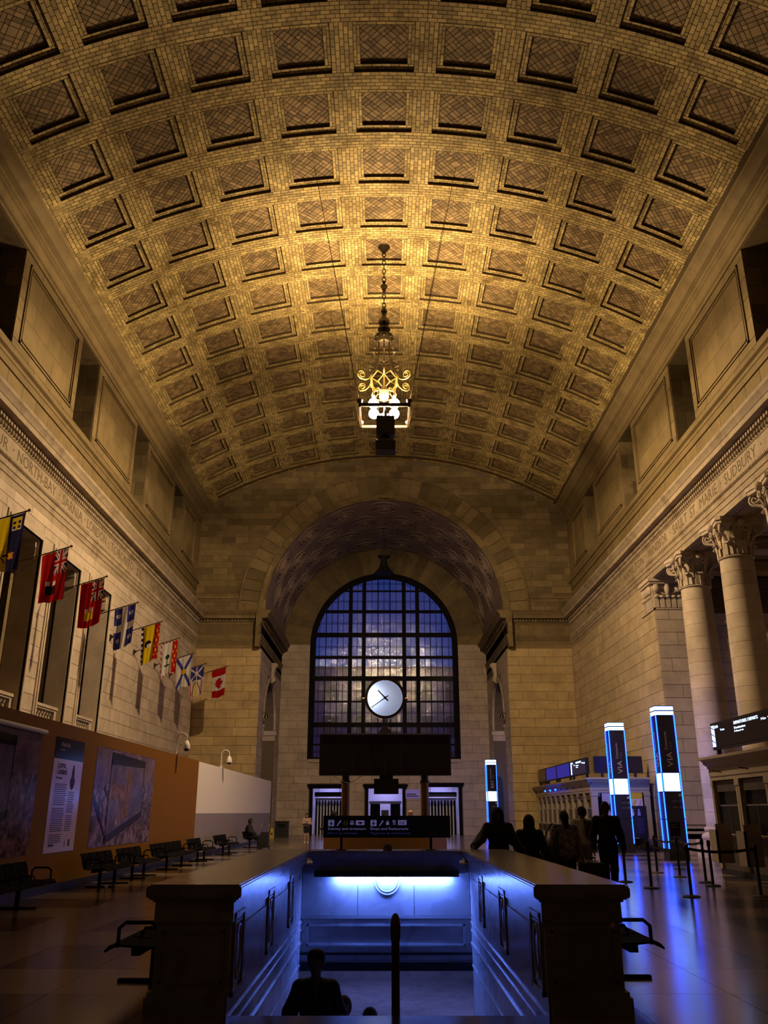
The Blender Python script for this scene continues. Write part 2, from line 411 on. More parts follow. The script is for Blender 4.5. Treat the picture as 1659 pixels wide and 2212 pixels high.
# ---- mouldings: profile of (projection, z) swept along a line
def sweep(mb, prof, p0, p1, nrm):
    p0, p1, nr = Vector(p0), Vector(p1), Vector(nrm)
    n = len(prof)
    vs = [p0 + nr*d + Vector((0,0,z)) for d, z in prof] + [p1 + nr*d + Vector((0,0,z)) for d, z in prof]
    mb.add(vs, [(i, i+1, n+i+1, n+i) for i in range(n-1)] + [tuple(range(n)), tuple(range(2*n-1, n-1, -1))])
ENT = [(-.3,11.55),(.0,11.55),(.0,11.80),(.03,11.80),(.03,12.01),(.06,12.01),(.06,12.17),(.07,12.19),(.12,12.33),(.12,12.36),(.0,12.37),(.0,13.04),(.03,13.04),(.03,13.08),(.05,13.10),(.09,13.22),
       (.09,13.40),(.46,13.43),(.46,13.62),(.49,13.64),(.54,13.74),(.62,13.82),(.64,13.92),(-.3,13.94)]
ATB = [(-.1,15.42),(.04,15.42),(.04,15.66),(.08,15.68),(.08,15.80),(.20,15.84),(.20,15.94),(.05,16.02),(-.1,16.02)]
ATC = [(-.1,20.06),(.05,20.06),(.05,20.20),(.12,20.22),(.12,20.30),(.10,20.32),(.10,20.66),(.20,20.70),(.20,20.76),(.26,20.78),(.26,20.90),(.45,20.96),(.45,21.02),(.62,21.18),(.72,21.22),(.72,21.36),(-.1,21.5)]
def trim(name, segs, m, smooth=25):
    mb = MB()
    for prof, p0, p1, nr in segs: sweep(mb, prof, p0, p1, nr)
    return struct(mb.build(name, m, smooth=smooth))
tr = {}
for s, nm in ((-1,'1'),(1,'2')):
    tr[s] = trim('trim_'+nm, [(ENT,(s*W,Y0,0),(s*W,YE,0),(-s,0,0))], M['stone_trim'])
    trim('trim_'+str(int(nm)+2), [(ATB,(s*WA,Y0,0),(s*WA,YE,0),(-s,0,0)), (ATC,(s*WA,Y0,0),(s*WA,YE,0),(-s,0,0))], M['stone_attic'])
    tr[s*2] = trim('trim_'+str(int(nm)+4), [(ENT,(s*XJ,YE,0),(s*W,YE,0),(0,-1,0)), (ENT,(s*XJ,YE-.68,0),(s*XJ,YB,0),(-s,0,0)),
        ([(-.05,14.6),(.04,14.6),(.04,14.8),(.10,14.85),(.10,14.95),(-.05,14.98)],(s*9.6,YE,0),(s*WA,YE,0),(0,-1,0))], M['stone_dark'])
# dentils and egg course, too small to pick apart
dn_me = MB().box(-.16,0,-.06,.06,13.24,13.38)
for s in (-1,1):
    d, e, lf = MB(), MB(), MB()
    y = 14.0
    while y < YE-.4:
        d.box(min(s*(W-.21),s*(W-.08)), max(s*(W-.21),s*(W-.08)), y-.06, y+.06, 13.25, 13.39)
        e.sphere((s*(W-.08), y+.0, 13.16), (.075,.07,.075), 6, 4)
        for q in (0, .1): lf.sphere((s*(W-.085), y+q, 12.26), (.05,.035,.075), 5, 4)
        y += .2
    d.build('dentils', M['stone_trim'], tr[s], kind='stuff'); e.build('egg_course', M['stone_trim'], tr[s], kind='stuff')
    lf.build('leaf_course', M['stone_trim'], tr[s], kind='stuff')
    d = MB(); x = XJ+.1
    while x < W: d.box(s*x-.06, s*x+.06, YE-.21, YE-.08, 13.25, 13.39); x += .2
    y = YE+.1
    while y < YB: d.box(min(s*(XJ-.21),s*(XJ-.08)), max(s*(XJ-.21),s*(XJ-.08)), y-.06, y+.06, 13.25, 13.39); y += .2
    d.build('dentils', M['stone_dark'], tr[s*2], kind='stuff')
    b = MB(); y = 16.0
    while y < YE: b.sphere((s*(WA-.24), y, 20.80), .035, 5, 4); y += .16
    b.build('bead_course', M['stone_attic'], tr[s], kind='stuff')
# carved names
def carve(sg, s, y0, y1, z=12.52, h=.40):
    # reads from y0 to y1 along the wall as seen from inside
    mw = frame_mat((sg*(W-.002), y0, z), (0, 1 if sg < 0 else -1, 0), (0,0,1))
    text(s, .5, M['carved'], tr[sg], mw, 'carved_letters', width=abs(y1-y0), height=h, extrude=.003)
for s, a, b in (('PORT ARTHUR', 20.6, 25.0), ('NORTH-BAY', 25.75, 29.2), ('SARNIA', 29.9, 32.1), ('LONDON', 32.7, 35.2), ('TORONTO', 35.9, 39.4), ('ST', 40.0, 40.9), ('OTTAWA', 43.2, 46.2), ('MONTREAL', 47.0, 51.4)): carve(-1, s, a, b)
for a in (25.4, 29.55, 32.4, 35.55, 39.7, 42.6, 46.6): carve(-1, '.', a-.04, a+.04, 12.70, .08)
for s, a, b in (('SUDBURY', 28.0, 25.3), ('MARIE', 30.5, 28.75), ('ST.', 31.6, 30.9), ('SAULT', 33.7, 31.95), ('WINDSOR', 37.2, 34.5), ('HAMILTON', 41.4, 38.0), ('QUEBEC', 45.2, 42.2), ('MONCTON', 49.6, 46.0)): carve(1, s, a, b)
for a in (28.35, 34.05, 37.6, 41.8, 45.6, 24.9): carve(1, '.', a+.04, a-.04, 12.70, .08)
for s, a, b, o in (('HALIFAX', -11.5, -9.0, -2), ('ST. JOHN', 9.3, 11.75, 2)):
    text(s, .5, M['carved'], tr[o], frame_mat((a, YE-.002, 12.52), (1,0,0), (0,0,1)), 'carved_letters', width=b-a, height=.42, extrude=.003)
# ------------------------------------------------------------ walls
def courses(u0, u1, z0, z1, h, L, holes=(), span=None, gap=.02, seed=1):
    """ashlar rectangles (ua,ub,za,zb); holes: rectangles left free; span(z) -> list of free (u0,u1)"""
    rnd = random.Random(seed); out = []
    n = max(1, round((z1-z0)/h)); hh = (z1-z0)/n
    for j in range(n):
        za, zb = z0+j*hh, z0+(j+1)*hh; zm = (za+zb)/2
        segs = span(za, zb) if span else [(u0, u1)]
        for (ha, hb, hz0, hz1) in holes:
            if zb > hz0+.02 and za < hz1-.02:
                ns = []
                for a, b in segs:
                    if hb <= a or ha >= b: ns.append((a, b)); continue
                    if ha > a: ns.append((a, ha))
                    if hb < b: ns.append((hb, b))
                segs = ns
        for a, b in segs:
            if b-a < .06: continue
            x = a - (L*.5 if j % 2 else 0)
            while x < b-.02:
                l = L*rnd.uniform(.85, 1.15); p, q = max(a, x), min(b, x+l)
                if b-q < .15*L: q = b
                if q-p > .05: out.append((p+gap/2, q-gap/2, za+gap/2, zb-gap/2))
                x = q if q == b else x+l
                if q == b: break
    return out
PR = .03
def side_blocks(s, x, rects): return [((s*(x+PR/2-.0), (a+b)/2, (c+d)/2), (PR, b-a, d-c)) for a, b, c, d in rects]
def face_blocks(y, rects): return [(((a+b)/2, y+PR/2, (c+d)/2), (b-a, PR, d-c)) for a, b, c, d in rects]
def wall_quads(mb, s, x, y0, y1, z0, z1, holes, depth=0.0, t=.5):
    """wall sheet in the plane x with rectangular holes, with thickness t"""
    ys = sorted({y0, y1, *[h[0] for h in holes], *[h[1] for h in holes]})
    for a, b in zip(ys, ys[1:]):
        zs = [(z0, z1)]
        for h in holes:
            if h[0] <= a+1e-6 and h[1] >= b-1e-6:
                zs = [q for (c, d) in zs for q in ((c, min(d, h[2])), (max(c, h[3]), d)) if q[1]-q[0] > 1e-6]
        for c, d in zs: mb.box(min(s*x, s*(x+t)), max(s*x, s*(x+t)), a, b, c, d)
# ---- left wall: tall openings with balustrades, bracket poles above the hoarding
WINL = [(y-2.62, y) for y in (20.5, 24.5, 28.5, 32.5, 36.5)]
holesL = [(a, b, 4.1, 10.62) for a, b in WINL]
mb = MB(); wall_quads(mb, -1, W+PR, Y0, YE, 0, 14, holesL, t=.75)
wall_left = struct(mb.build('wall_left', M['joint']))
hl = [(a-.22, b+.22, 4.1, 10.86) for a, b in WINL]
blocks(wall_left, 'stone', side_blocks(-1, W, courses(13, YE, 3.2, 10.86, .56, 1.55, hl, seed=2)+courses(13, YE, 10.86, 11.55, .35, 1.55, seed=6)), M['stone'])
low = MB(); low.box(-W, -W+.005, Y0, 13, 0, 11.55); low.box(-W, -W+.005, 13, YE, 0, 3.2); low.build('plain_wall_face', M['stone'], wall_left)
# right wall, solid stretch beyond the colonnade
YP = 37.2; CB0 = 12.0           # end pier of the colonnade, its near end
mb = MB(); wall_quads(mb, 1, W+PR, YP, YE, 0, 14, [], t=1.25); wall_quads(mb, 1, W+PR, Y0, CB0, 0, 14, [], t=1.25)
wall_right = struct(mb.build('wall_right', M['joint']))
blocks(wall_right, 'stone', side_blocks(1, W, courses(YP, YE, 0, 11.55, .56, 1.7, seed=5)), M['stone_right'])
MB().box(W, W+.02, Y0, CB0, 0, 11.55).build('plain_wall_face', M['stone'], wall_right)
blocks(wall_right, 'pier_stone', face_blocks(YP-PR, courses(W+.02, 13.38, 1.1, 10.25, .56, 1.4, seed=8)), M['stone'])
# attic walls with deep window reveals
ATW = [(y, y+2.25) for y in (14.2, 22.45, 30.55, 38.75, 46.9)]
for s, nm in ((-1,'left'),(1,'right')):
    mb = MB(); wall_quads(mb, s, WA+PR, Y0, YE, 13.5, 23.2, [(a, b, 16.3, 20.05) for a, b in ATW], t=1.1)
    wa = struct(mb.build('wall_%s_attic' % nm, M['joint']))
    hs = [(a, b, 16.3, 20.05) for a, b in ATW]
    pan = [(b+.45, ATW[i+1][0]-.45, 16.62, 19.72) for i, (a, b) in enumerate(ATW[:-1])] + [(ATW[-1][1]+.45, YE-1.6, 16.62, 19.72)]
    rects = courses(13.4, YE, 13.9, 15.4, .75, 1.2, seed=3) + courses(13.4, YE, 16.02, 16.3, .28, 1.5, seed=4) + courses(13.4, YE, 16.3, 16.62, .32, 1.5, hs, seed=14) + courses(13.4, YE, 16.62, 19.72, .78, 1.5, hs+pan, seed=15) + courses(13.4, YE, 19.72, 20.05, .33, 1.5, hs, seed=16)
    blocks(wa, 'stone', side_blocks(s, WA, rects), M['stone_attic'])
    MB().box(min(s*WA,s*(WA+.02)), max(s*WA,s*(WA+.02)), Y0, 13.4, 13.5, 21).build('plain_wall_face', M['stone_attic'], wa)
    for (a, b, c, d) in pan:
        # sunk panel with a double bead round it
        fr = MB(); xx = WA-.03
        for ins, w_, pr in ((0, .07, .05), (.16, .05, .03)):
            a2, b2, c2, d2 = a+ins, b-ins, c+ins, d-ins
            for (p, q, r_, t_) in ((a2,b2,c2,c2+w_),(a2,b2,d2-w_,d2),(a2,a2+w_,c2,d2),(b2-w_,b2,c2,d2)):
                fr.box(min(s*(WA-pr),s*(WA+.04)), max(s*(WA-pr),s*(WA+.04)), p, q, r_, t_)
        pf = fr.build('panel_frame', M['stone_attic'], wa)
        for (ra, rb_, rc, rd) in courses(a+.21, b-.21, c+.21, d-.21, .78, 1.3, seed=int(a), gap=.012):
            link('panel_stone', unit_box(M['stone_attic']), pf, mw=Matrix.Translation((s*(WA+.03), (ra+rb_)/2, (rc+rd)/2)) @ Matrix.Diagonal((.03, rb_-ra, rd-rc, 1)))
    for i, (a, b) in enumerate(ATW):
        if i == 0: continue
        wn = MB(); X0 = WA+.95
        wn.box(min(s*X0,s*(X0+.05)), max(s*X0,s*(X0+.05)), a-.1, b+.1, 16.2, 20.15)
        w_ = struct(wn.build('window_%d' % (i if s < 0 else i+4), M['glass_dark']))
        f2 = MB()
        for yy in (a, a+.75, a+1.5, b-.09): f2.box(min(s*(X0-.06),s*X0), max(s*(X0-.06),s*X0), yy, yy+.09, 16.3, 20.05)
        for zz in (16.3, 17.2, 18.15, 19.1, 19.96): f2.box(min(s*(X0-.05),s*X0), max(s*(X0-.05),s*X0), a, b, zz, zz+.08)
        f2.build('window_bars', M['black_metal'], w_)
        rv = MB(); t = .015
        rects2 = courses(WA+.04, WA+.95, 16.3, 20.05, .75, .9, seed=i+9)
        for (p, q, c, d) in rects2:
            rv.box(min(s*p,s*q), max(s*p,s*q), b-t, b+.02, c, d); rv.box(min(s*p,s*q), max(s*p,s*q), a-.02, a+t, c, d)
        rv.box(min(s*(WA+.0),s*(WA+.95)), max(s*(WA+.0),s*(WA+.95)), a, b, 16.28, 16.32)
        rv.box(min(s*(WA+.0),s*(WA+.95)), max(s*(WA+.0),s*(WA+.95)), a, b, 20.04, 20.08)
        rv.build('window_reveal', M['stone_dark'], w_)
# ---- end wall with the great arch
mb = MB(); n = 64
def arch_z(x, R=RA): return ZS + math.sqrt(max(R*R-x*x, 0)) if abs(x) < R else 0
xs = [-WA-.6, -WA] + [-XJ-.001-(WA-XJ)*(1-i/10) for i in range(1, 10)] + [-XJ]
xs = sorted(set(xs + [-x for x in xs]))
for a, b in zip(xs, xs[1:]):
    if a >= XJ-1e-6 or b <= -XJ+1e-6:
        mb.add([(a,YE+PR,0),(b,YE+PR,0),(b,YE+PR,vault_z(min(abs(b),12.9))+.6),(a,YE+PR,vault_z(min(abs(a),12.9))+.6)], [(0,1,2,3)])
xs2 = [RA*math.sin(-PI/2+PI*i/n) for i in range(n+1)]
for a, b in zip(xs2, xs2[1:]):
    mb.add([(a,YE+PR,arch_z(a)),(b,YE+PR,arch_z(b)),(b,YE+PR,vault_z(abs(b))+.6),(a,YE+PR,vault_z(abs(a))+.6)], [(0,1,2,3)])
for s in (-1,1): mb.add([(s*RA,YE+PR,ZS),(s*XJ,YE+PR,ZS),(s*XJ,YE+PR,vault_z(XJ)+.6),(s*RA,YE+PR,vault_z(RA)+.6)], [(0,1,2,3)])
wall_end = struct(mb.build('wall_end', M['joint']))
rl = courses(-W, -XJ, 0, 11.55, .56, 1.5, seed=11) + courses(XJ, W, 0, 11.55, .56, 1.5, seed=12)
blocks(wall_end, 'stone', face_blocks(YE, rl), M['stone_end'], 300)
RO = 9.45
def span_up(za, zb):
    zm = max(za, ZS); x_in = math.sqrt(max(RO*RO-(zm-ZS)**2, 0)) if zm-ZS < RO else 0.0
    x_out = WA if zb < vault_z(WA)+.1 else math.sqrt(max(RV*RV-(zb-ZV)**2, 0))
    if x_in < .05: return [(-x_out, x_out)] if x_out > 0.1 else []
    return [(-x_out, -x_in), (x_in, x_out)]
ru = courses(0, 0, 13.9, vault_z(0)-.05, .43, .98, (), span_up, seed=13)
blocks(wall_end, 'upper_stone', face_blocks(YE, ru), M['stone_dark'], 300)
# archivolt: voussoirs in two rings with a raised bead
def ring_piece(mb, r0, r1, t0, t1, y0, y1, k=3, zc=ZS):
    pts = [(r, t) for r in (r0, r1) for t in [t0+(t1-t0)*i/k for i in range(k+1)]]
    P2 = [(r0*math.cos(t0+(t1-t0)*i/k), r0*math.sin(t0+(t1-t0)*i/k)) for i in range(k+1)] + [(r1*math.cos(t1-(t1-t0)*i/k), r1*math.sin(t1-(t1-t0)*i/k)) for i in range(k+1)]
    mb.prism(P2, 0, y1-y0, Matrix(((1,0,0,0),(0,0,1,y0),(0,1,0,zc),(0,0,0,1))))
arch = struct(MB().box(-.4,.4,YE-.10,YE+.02,ZS+RA+.04,ZS+RO+.05).build('trim_7', M['stone_dark']))
NV = 39; g = .0018
for i in range(NV):
    t0, t1 = PI*i/NV, PI*(i+1)/NV
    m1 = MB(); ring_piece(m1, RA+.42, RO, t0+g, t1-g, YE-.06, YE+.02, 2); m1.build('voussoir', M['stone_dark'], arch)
for r0, r1, pr in ((RA-.02, RA+.10, .10), (RA+.10, RA+.36, .14), (RA+.36, RA+.42, .18), (RO, RO+.10, .14)):
    m1 = MB()
    for i in range(32): ring_piece(m1, r0, r1, PI*i/32, PI*(i+1)/32, YE-pr, YE+.02, 2)
    m1.build('arch_bead', M['stone_dark'], arch)
# ---- the recess: barrel vault, jambs, back wall
NY0, NY1, NZS, NR = 57.2, 63.4, 7.2, 3.1
bar = MB(); nb = 40
for i in range(nb):
    t0, t1 = PI*i/nb, PI*(i+1)/nb
    q = [((RA+.02)*math.cos(t), y, ZS+(RA+.02)*math.sin(t)) for t in (t0,t1) for y in (YE, YB+.2)]
    bar.add(q, [(0,2,3,1)])
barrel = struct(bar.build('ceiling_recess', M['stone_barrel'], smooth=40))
def on_barrel(t, y): # local z points to the axis
    p = Vector((RA*math.sin(t), y, ZS+RA*math.cos(t))); zin = Vector((-math.sin(t),0,-math.cos(t)))
    x = Vector((math.cos(t),0,-math.sin(t))); yv = Vector((0,1,0))
    return Matrix(((x.x,0,zin.x,p.x),(x.y,1,zin.y,p.y),(x.z,0,zin.z,p.z),(0,0,0,1)))
hexm, ros = MB(), MB()
hp = [(math.cos(PI/6+PI/3*i), math.sin(PI/6+PI/3*i)) for i in range(6)]
for ro, ri, h in ((1.55,1.38,.07),(1.22,1.10,.05)):
    for i in range(6):
        a, b = hp[i], hp[(i+1)%6]
        hexm.prism([(a[0]*ri,a[1]*ri),(b[0]*ri,b[1]*ri),(b[0]*ro,b[1]*ro),(a[0]*ro,a[1]*ro)], -.05, h)
ros.tube([(.78*math.cos(2*PI*i/20), .78*math.sin(2*PI*i/20), .04) for i in range(20)], .07, 6, True)
ros.tube([(.50*math.cos(2*PI*i/16), .50*math.sin(2*PI*i/16), .06) for i in range(16)], .06, 6, True)
ros.sphere((0,0,.03), (.26,.26,.16), 10, 6)
for i in range(8):
    a = 2*PI*i/8; ros.sphere((.36*math.cos(a),.36*math.sin(a),.03), (.12,.12,.08), 6, 4)
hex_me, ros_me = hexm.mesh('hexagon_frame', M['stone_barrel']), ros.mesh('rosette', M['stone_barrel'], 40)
for r_, y in enumerate((56.2, 58.9, 61.6, 64.2)):
    for k in range(-4, 5):
        t = (k + (.5 if r_ % 2 else 0))*math.radians(21)
        if abs(t) > math.radians(80): continue
        o = link('hexagon_frame', hex_me, barrel, mw=on_barrel(t, y)); link('rosette', ros_me, o)
for s, nm in ((-1,'recess_left'),(1,'recess_right')):
    mb = MB(); X0, X1 = XJ, XJ+.9
    def bx(a, b, c, d): mb.box(min(s*X0,s*X1), max(s*X0,s*X1), a, b, c, d)
    bx(YE+PR, NY0, 0, ZS); bx(NY1, YB+.2, 0, ZS); bx(NY0, NY1, NZS+NR, ZS)
    yc = (NY0+NY1)/2
    for i in range(16):
        t0, t1 = PI*i/16, PI*(i+1)/16
        P2 = [(yc+NR*math.cos(t0), NZS+NR*math.sin(t0)), (yc+NR*math.cos(t1), NZS+NR*math.sin(t1)), (yc+NR*math.cos(t1), NZS+NR+.01), (yc+NR*math.cos(t0), NZS+NR+.01)]
        mb.prism(P2, 0, .9, Matrix(((0,0,s,s*X0),(1,0,0,0),(0,1,0,0),(0,0,0,1))))
    wr = struct(mb.build('wall_'+nm, M['joint']))
    rects = []
    for (a, b, c, d) in courses(YE, YB, 0, 11.55, .56, 1.5, [(NY0-.25, NY1+.25, 0, NZS)], seed=21):
        if c >= NZS-.1:
            zz = d-NZS; rr = NR+.3
            h = math.sqrt(rr*rr-max(c-NZS,0)**2) if c-NZS < rr else 0
            for p, q in ((a, min(b, yc-h)), (max(a, yc+h), b)):
                if q-p > .08: rects.append((p, q, c, d))
                if h == 0: break
        else: rects.append((a, b, c, d))
    blocks(wr, 'stone', side_blocks(s, XJ-PR, rects), M['stone_pink'], 120)
    tm = MB()
    for i in range(16):
        t0, t1 = PI*i/16, PI*(i+1)/16
        P2 = [(yc+r*math.cos(t), NZS+r*math.sin(t)) for r, t in ((NR-.02,t0),(NR-.02,t1),(NR+.28,t1),(NR+.28,t0))]
        tm.prism(P2, -.06, .1, Matrix(((0,0,s,s*X0),(1,0,0,0),(0,1,0,0),(0,0,0,1))))
    tm.build('passage_arch', M['stone_pink'], wr)
    im = MB()
    for y_, d_ in ((NY0, -1), (NY1, 1)):
        for z0_, z1_, e_ in ((NZS-.75, NZS-.35, .05), (NZS-.35, NZS-.05, .12)):
            im.box(min(s*(XJ-e_),s*(XJ+.95)), max(s*(XJ-e_),s*(XJ+.95)), *(sorted((y_-d_*e_, y_+d_*.25))), z0_, z1_)
    im.build('impost', M['stone_pink'], wr)
    ks = MB(); zt = NZS+NR
    # scrolled keystone console
    prof = [(0,1.25),(.30,1.25),(.40,1.15),(.40,.98),(.28,.85),(.22,.6),(.20,.35),(.28,.22),(.28,.02),(.18,-.12),(0,-.15)]
    ks.prism([(p[0], p[1]) for p in prof], -.22, .22, Matrix(((-s,0,0,s*(XJ)),(0,0,1,yc),(0,1,0,zt),(0,0,0,1))))
    ks.cyl((s*(XJ-.30), yc-.25, zt+1.08), (s*(XJ-.30), yc+.25, zt+1.08), .15, n=12); ks.cyl((s*(XJ-.22), yc-.25, zt+.05), (s*(XJ-.22), yc+.25, zt+.05), .11, n=12)
    ks.build('keystone', M['stone_pink'], wr)
    # the passage behind it
    ps = MB(); P0, P1 = XJ+.9, XJ+4.0
    for args in ((P0,P1,NY0-.3,NY0-.2,0,11),(P0,P1,NY1+.2,NY1+.3,0,11),(P1,P1+.1,NY0-.3,NY1+.3,0,11),(P0,P1,NY0-.3,NY1+.3,11,11.1),(P0,P1,NY0-.3,NY1+.3,-.1,0)):
        ps.box(min(s*args[0],s*args[1]), max(s*args[0],s*args[1]), *args[2:])
    pw = struct(ps.build('wall_passage_'+('left' if s < 0 else 'right'), M['stone_pink']))
    lm = MB().box(min(s*(P0+.5),s*(P0+1.6)), max(s*(P0+.5),s*(P0+1.6)), yc-1.0, yc+.4, 10.85, 10.95)
    tag(lm.build('passage_lamp', M['niche_light']), 'flat ceiling lamp inside the arched side passage on the %s' % ('flag side' if s < 0 else 'ticket kiosk side'), 'lamp')
# back wall
WR = 5.62
DOORS = [(-5.25,-3.0,3.25),(-1.15,1.35,3.25),(3.1,5.5,3.35)]
def win_span(za, zb):
    segs = []
    zi = za
    h = XJ if zb < ZS else math.sqrt(max(RA*RA-(zb-ZS)**2,0))
    return [(-h, h)]
mb = MB()
def back_quad(a, b, c, d): mb.add([(a,YB+PR,c),(b,YB+PR,c),(b,YB+PR,d),(a,YB+PR,d)], [(0,1,2,3)])
xsd = sorted({-XJ-.9, XJ+.9, *[d[0] for d in DOORS], *[d[1] for d in DOORS]})
for a, b in zip(xsd, xsd[1:]):
    z0 = next((d[2] for d in DOORS if abs(d[0]-a) < 1e-6 and abs(d[1]-b) < 1e-6), 0)
    back_quad(a, b, z0, 5.3)
back_quad(-XJ-.9, -WR, 5.3, ZS+RA); back_quad(WR, XJ+.9, 5.3, ZS+RA)
for i in range(40):
    a, b = WR*math.sin(-PI/2+PI*i/40), WR*math.sin(-PI/2+PI*(i+1)/40)
    mb.add([(a,YB+PR,arch_z(a,WR)),(b,YB+PR,arch_z(b,WR)),(b,YB+PR,ZS+RA+.1),(a,YB+PR,ZS+RA+.1)], [(0,1,2,3)])
wall_far = struct(mb.build('wall_far', M['joint']))
hb = [(d[0]-.3, d[1]+.3, 0, 3.6) for d in DOORS] + [(-WR-.12, WR+.12, 5.2, ZS)]
blocks(wall_far, 'stone', face_blocks(YB, courses(-XJ, XJ, 0, 3.6, .6, 1.45, hb, seed=31) + courses(-XJ, XJ, 3.6, 5.2, .53, 1.45, (), seed=32) + courses(-XJ, XJ, 5.2, ZS, .58, 1.45, hb, seed=33)), M['stone_pink'], 300)
for i in range(29):
    t0, t1 = PI*i/29, PI*(i+1)/29
    m1 = MB(); ring_piece(m1, WR+.12, RA, t0+.003, t1-.003, YB, YB+.02, 2); m1.build('voussoir', M['stone_dark'], wall_far)
# great window
def glass_mat():
    m, t, b = nt('rippled_glass'); L = t.links
    geo = N(t, 'ShaderNodeNewGeometry'); no = N(t, 'ShaderNodeTexNoise'); L.new(geo.outputs['Position'], no.inputs['Vector'])
    no.inputs['Scale'].default_value = 40; no.inputs['Detail'].default_value = 4
    bp = N(t, 'ShaderNodeBump'); bp.inputs['Strength'].default_value = .22; bp.inputs['Distance'].default_value = .02; L.new(no.outputs['Fac'], bp.inputs['Height'])
    tr_ = N(t, 'ShaderNodeBsdfTransparent'); tr_.inputs[0].default_value = (.80,.82,.90,1)
    gl = N(t, 'ShaderNodeBsdfGlossy'); gl.inputs['Roughness'].default_value = .03; gl.inputs[0].default_value = (1,.95,1,1); L.new(bp.outputs[0], gl.inputs['Normal'])
    df = N(t, 'ShaderNodeBsdfDiffuse'); df.inputs[0].default_value = (.42,.36,.46,1)
    m1 = N(t, 'ShaderNodeMixShader'); m1.inputs[0].default_value = .07; L.new(tr_.outputs[0], m1.inputs[1]); L.new(gl.outputs[0], m1.inputs[2])
    m2 = N(t, 'ShaderNodeMixShader'); m2.inputs[0].default_value = .05; L.new(m1.outputs[0], m2.inputs[1]); L.new(df.outputs[0], m2.inputs[2])
    L.new(m2.outputs[0], t.nodes['Material Output'].inputs['Surface']); return m
M['glass'] = glass_mat()
fr = MB(); YW = YB+.28
VM = [(-5.62,.17),(-4.56,.06),(-3.65,.06),(-2.64,.30),(-1.58,.30),(-.47,.08),(.47,.08),(1.58,.30),(2.64,.30),(3.65,.06),(4.56,.06),(5.62,.17)]
HT = [(5.33,.3),(6.40,.12),(7.86,.34),(9.60,.12),(11.35,.34),(12.99,.22),(14.75,.34),(16.62,.22),(18.3,.12)]
for x, w in VM:
    top = arch_z(x, WR) if abs(x) < WR else ZS
    dpt = .18 if w > .2 else .08
    fr.box(x-w/2, x+w/2, YW-dpt, YW+.05, 5.3, max(top-.02, ZS))
for z, w in HT:
    h = WR if z < ZS else math.sqrt(max(WR*WR-(z-ZS)**2, 0))
    fr.box(-h, h, YW-(.14 if w > .2 else .08), YW+.05, z-w/2, z+w/2)
for i in range(32): ring_piece(fr, WR-.28, WR+.02, PI*i/32, PI*(i+1)/32, YW-.2, YW+.06, 2)
for s in (-1,1): fr.box(min(s*WR,s*(WR-.28)), max(s*WR,s*(WR-.28)), YW-.2, YW+.06, 5.3, ZS)
window = struct(fr.build('window_9', M['window_black']))
MB().box(-WR-.1, WR+.1, YB-.12, YB+.4, 5.1, 5.34).build('window_sill', M['stone_pink'], window)
sp = MB()
for i in range(40): ring_piece(sp, WR-.02, WR+.14, PI*i/40, PI*(i+1)/40, YB-.04, YB+.4, 2)
for s in (-1,1): sp.box(min(s*(WR-.02),s*(WR+.14)), max(s*(WR-.02),s*(WR+.14)), YB-.04, YB+.4, 5.3, ZS)
sp.build('window_architrave', M['window_black'], window)
for (x0, w0), (x1, w1) in zip(VM, VM[1:]):
    if (x0 == -2.64) or (x0 == 1.58): pass
    for (z0, h0), (z1, h1) in zip(HT, HT[1:] + [(19.6, 0)]):
        a, b, c, d = x0+w0/2, x1-w1/2, z0+h0/2, z1-h1/2
        if b-a < .2 or d-c < .2: continue
        far = max(abs(a), abs(b)); near = 0 if a*b < 0 else min(abs(a), abs(b))
        if c > ZS and math.hypot(near, c-ZS) > WR-.15: continue
        if d > ZS: d = min(d, ZS + math.sqrt(max((WR-.05)**2-near*near, 0)))
        if d-c < .15: continue
        p = MB().box(a, b, YW, YW+.012, c, d).build('pane', M['glass'], window)
        m2 = MB(); xm = (a+b)/2; zm = c+(d-c)*.48
        m2.box(xm-.018, xm+.018, YW-.03, YW-.001, c, d)
        for zz in (zm-.05, zm+.05): m2.box(a, b, YW-.03, YW-.001, zz-.012, zz+.012)
        m2.build('glazing_bar', M['window_black'], p)
# outside: the office block over the road, seen dim through the lower panes
bl = MB().box(-40, 40, 84, 95, -1, 15.2); bt = tag(bl.build('office_block', mat('dusk_facade', (.22,.13,.24), .9)), 'dim purple facade of the building outside, behind the great arched window', 'building')
fl = MB()
for i in range(26):
    for j in range(4): fl.box(-39+3*i, -37.4+3*i, 83.9, 84.02, 1.5+3.4*j, 3.6+3.4*j)
fl.build('facade_windows', mat('facade_window', (.05,.05,.09), .2), bt, kind='stuff')
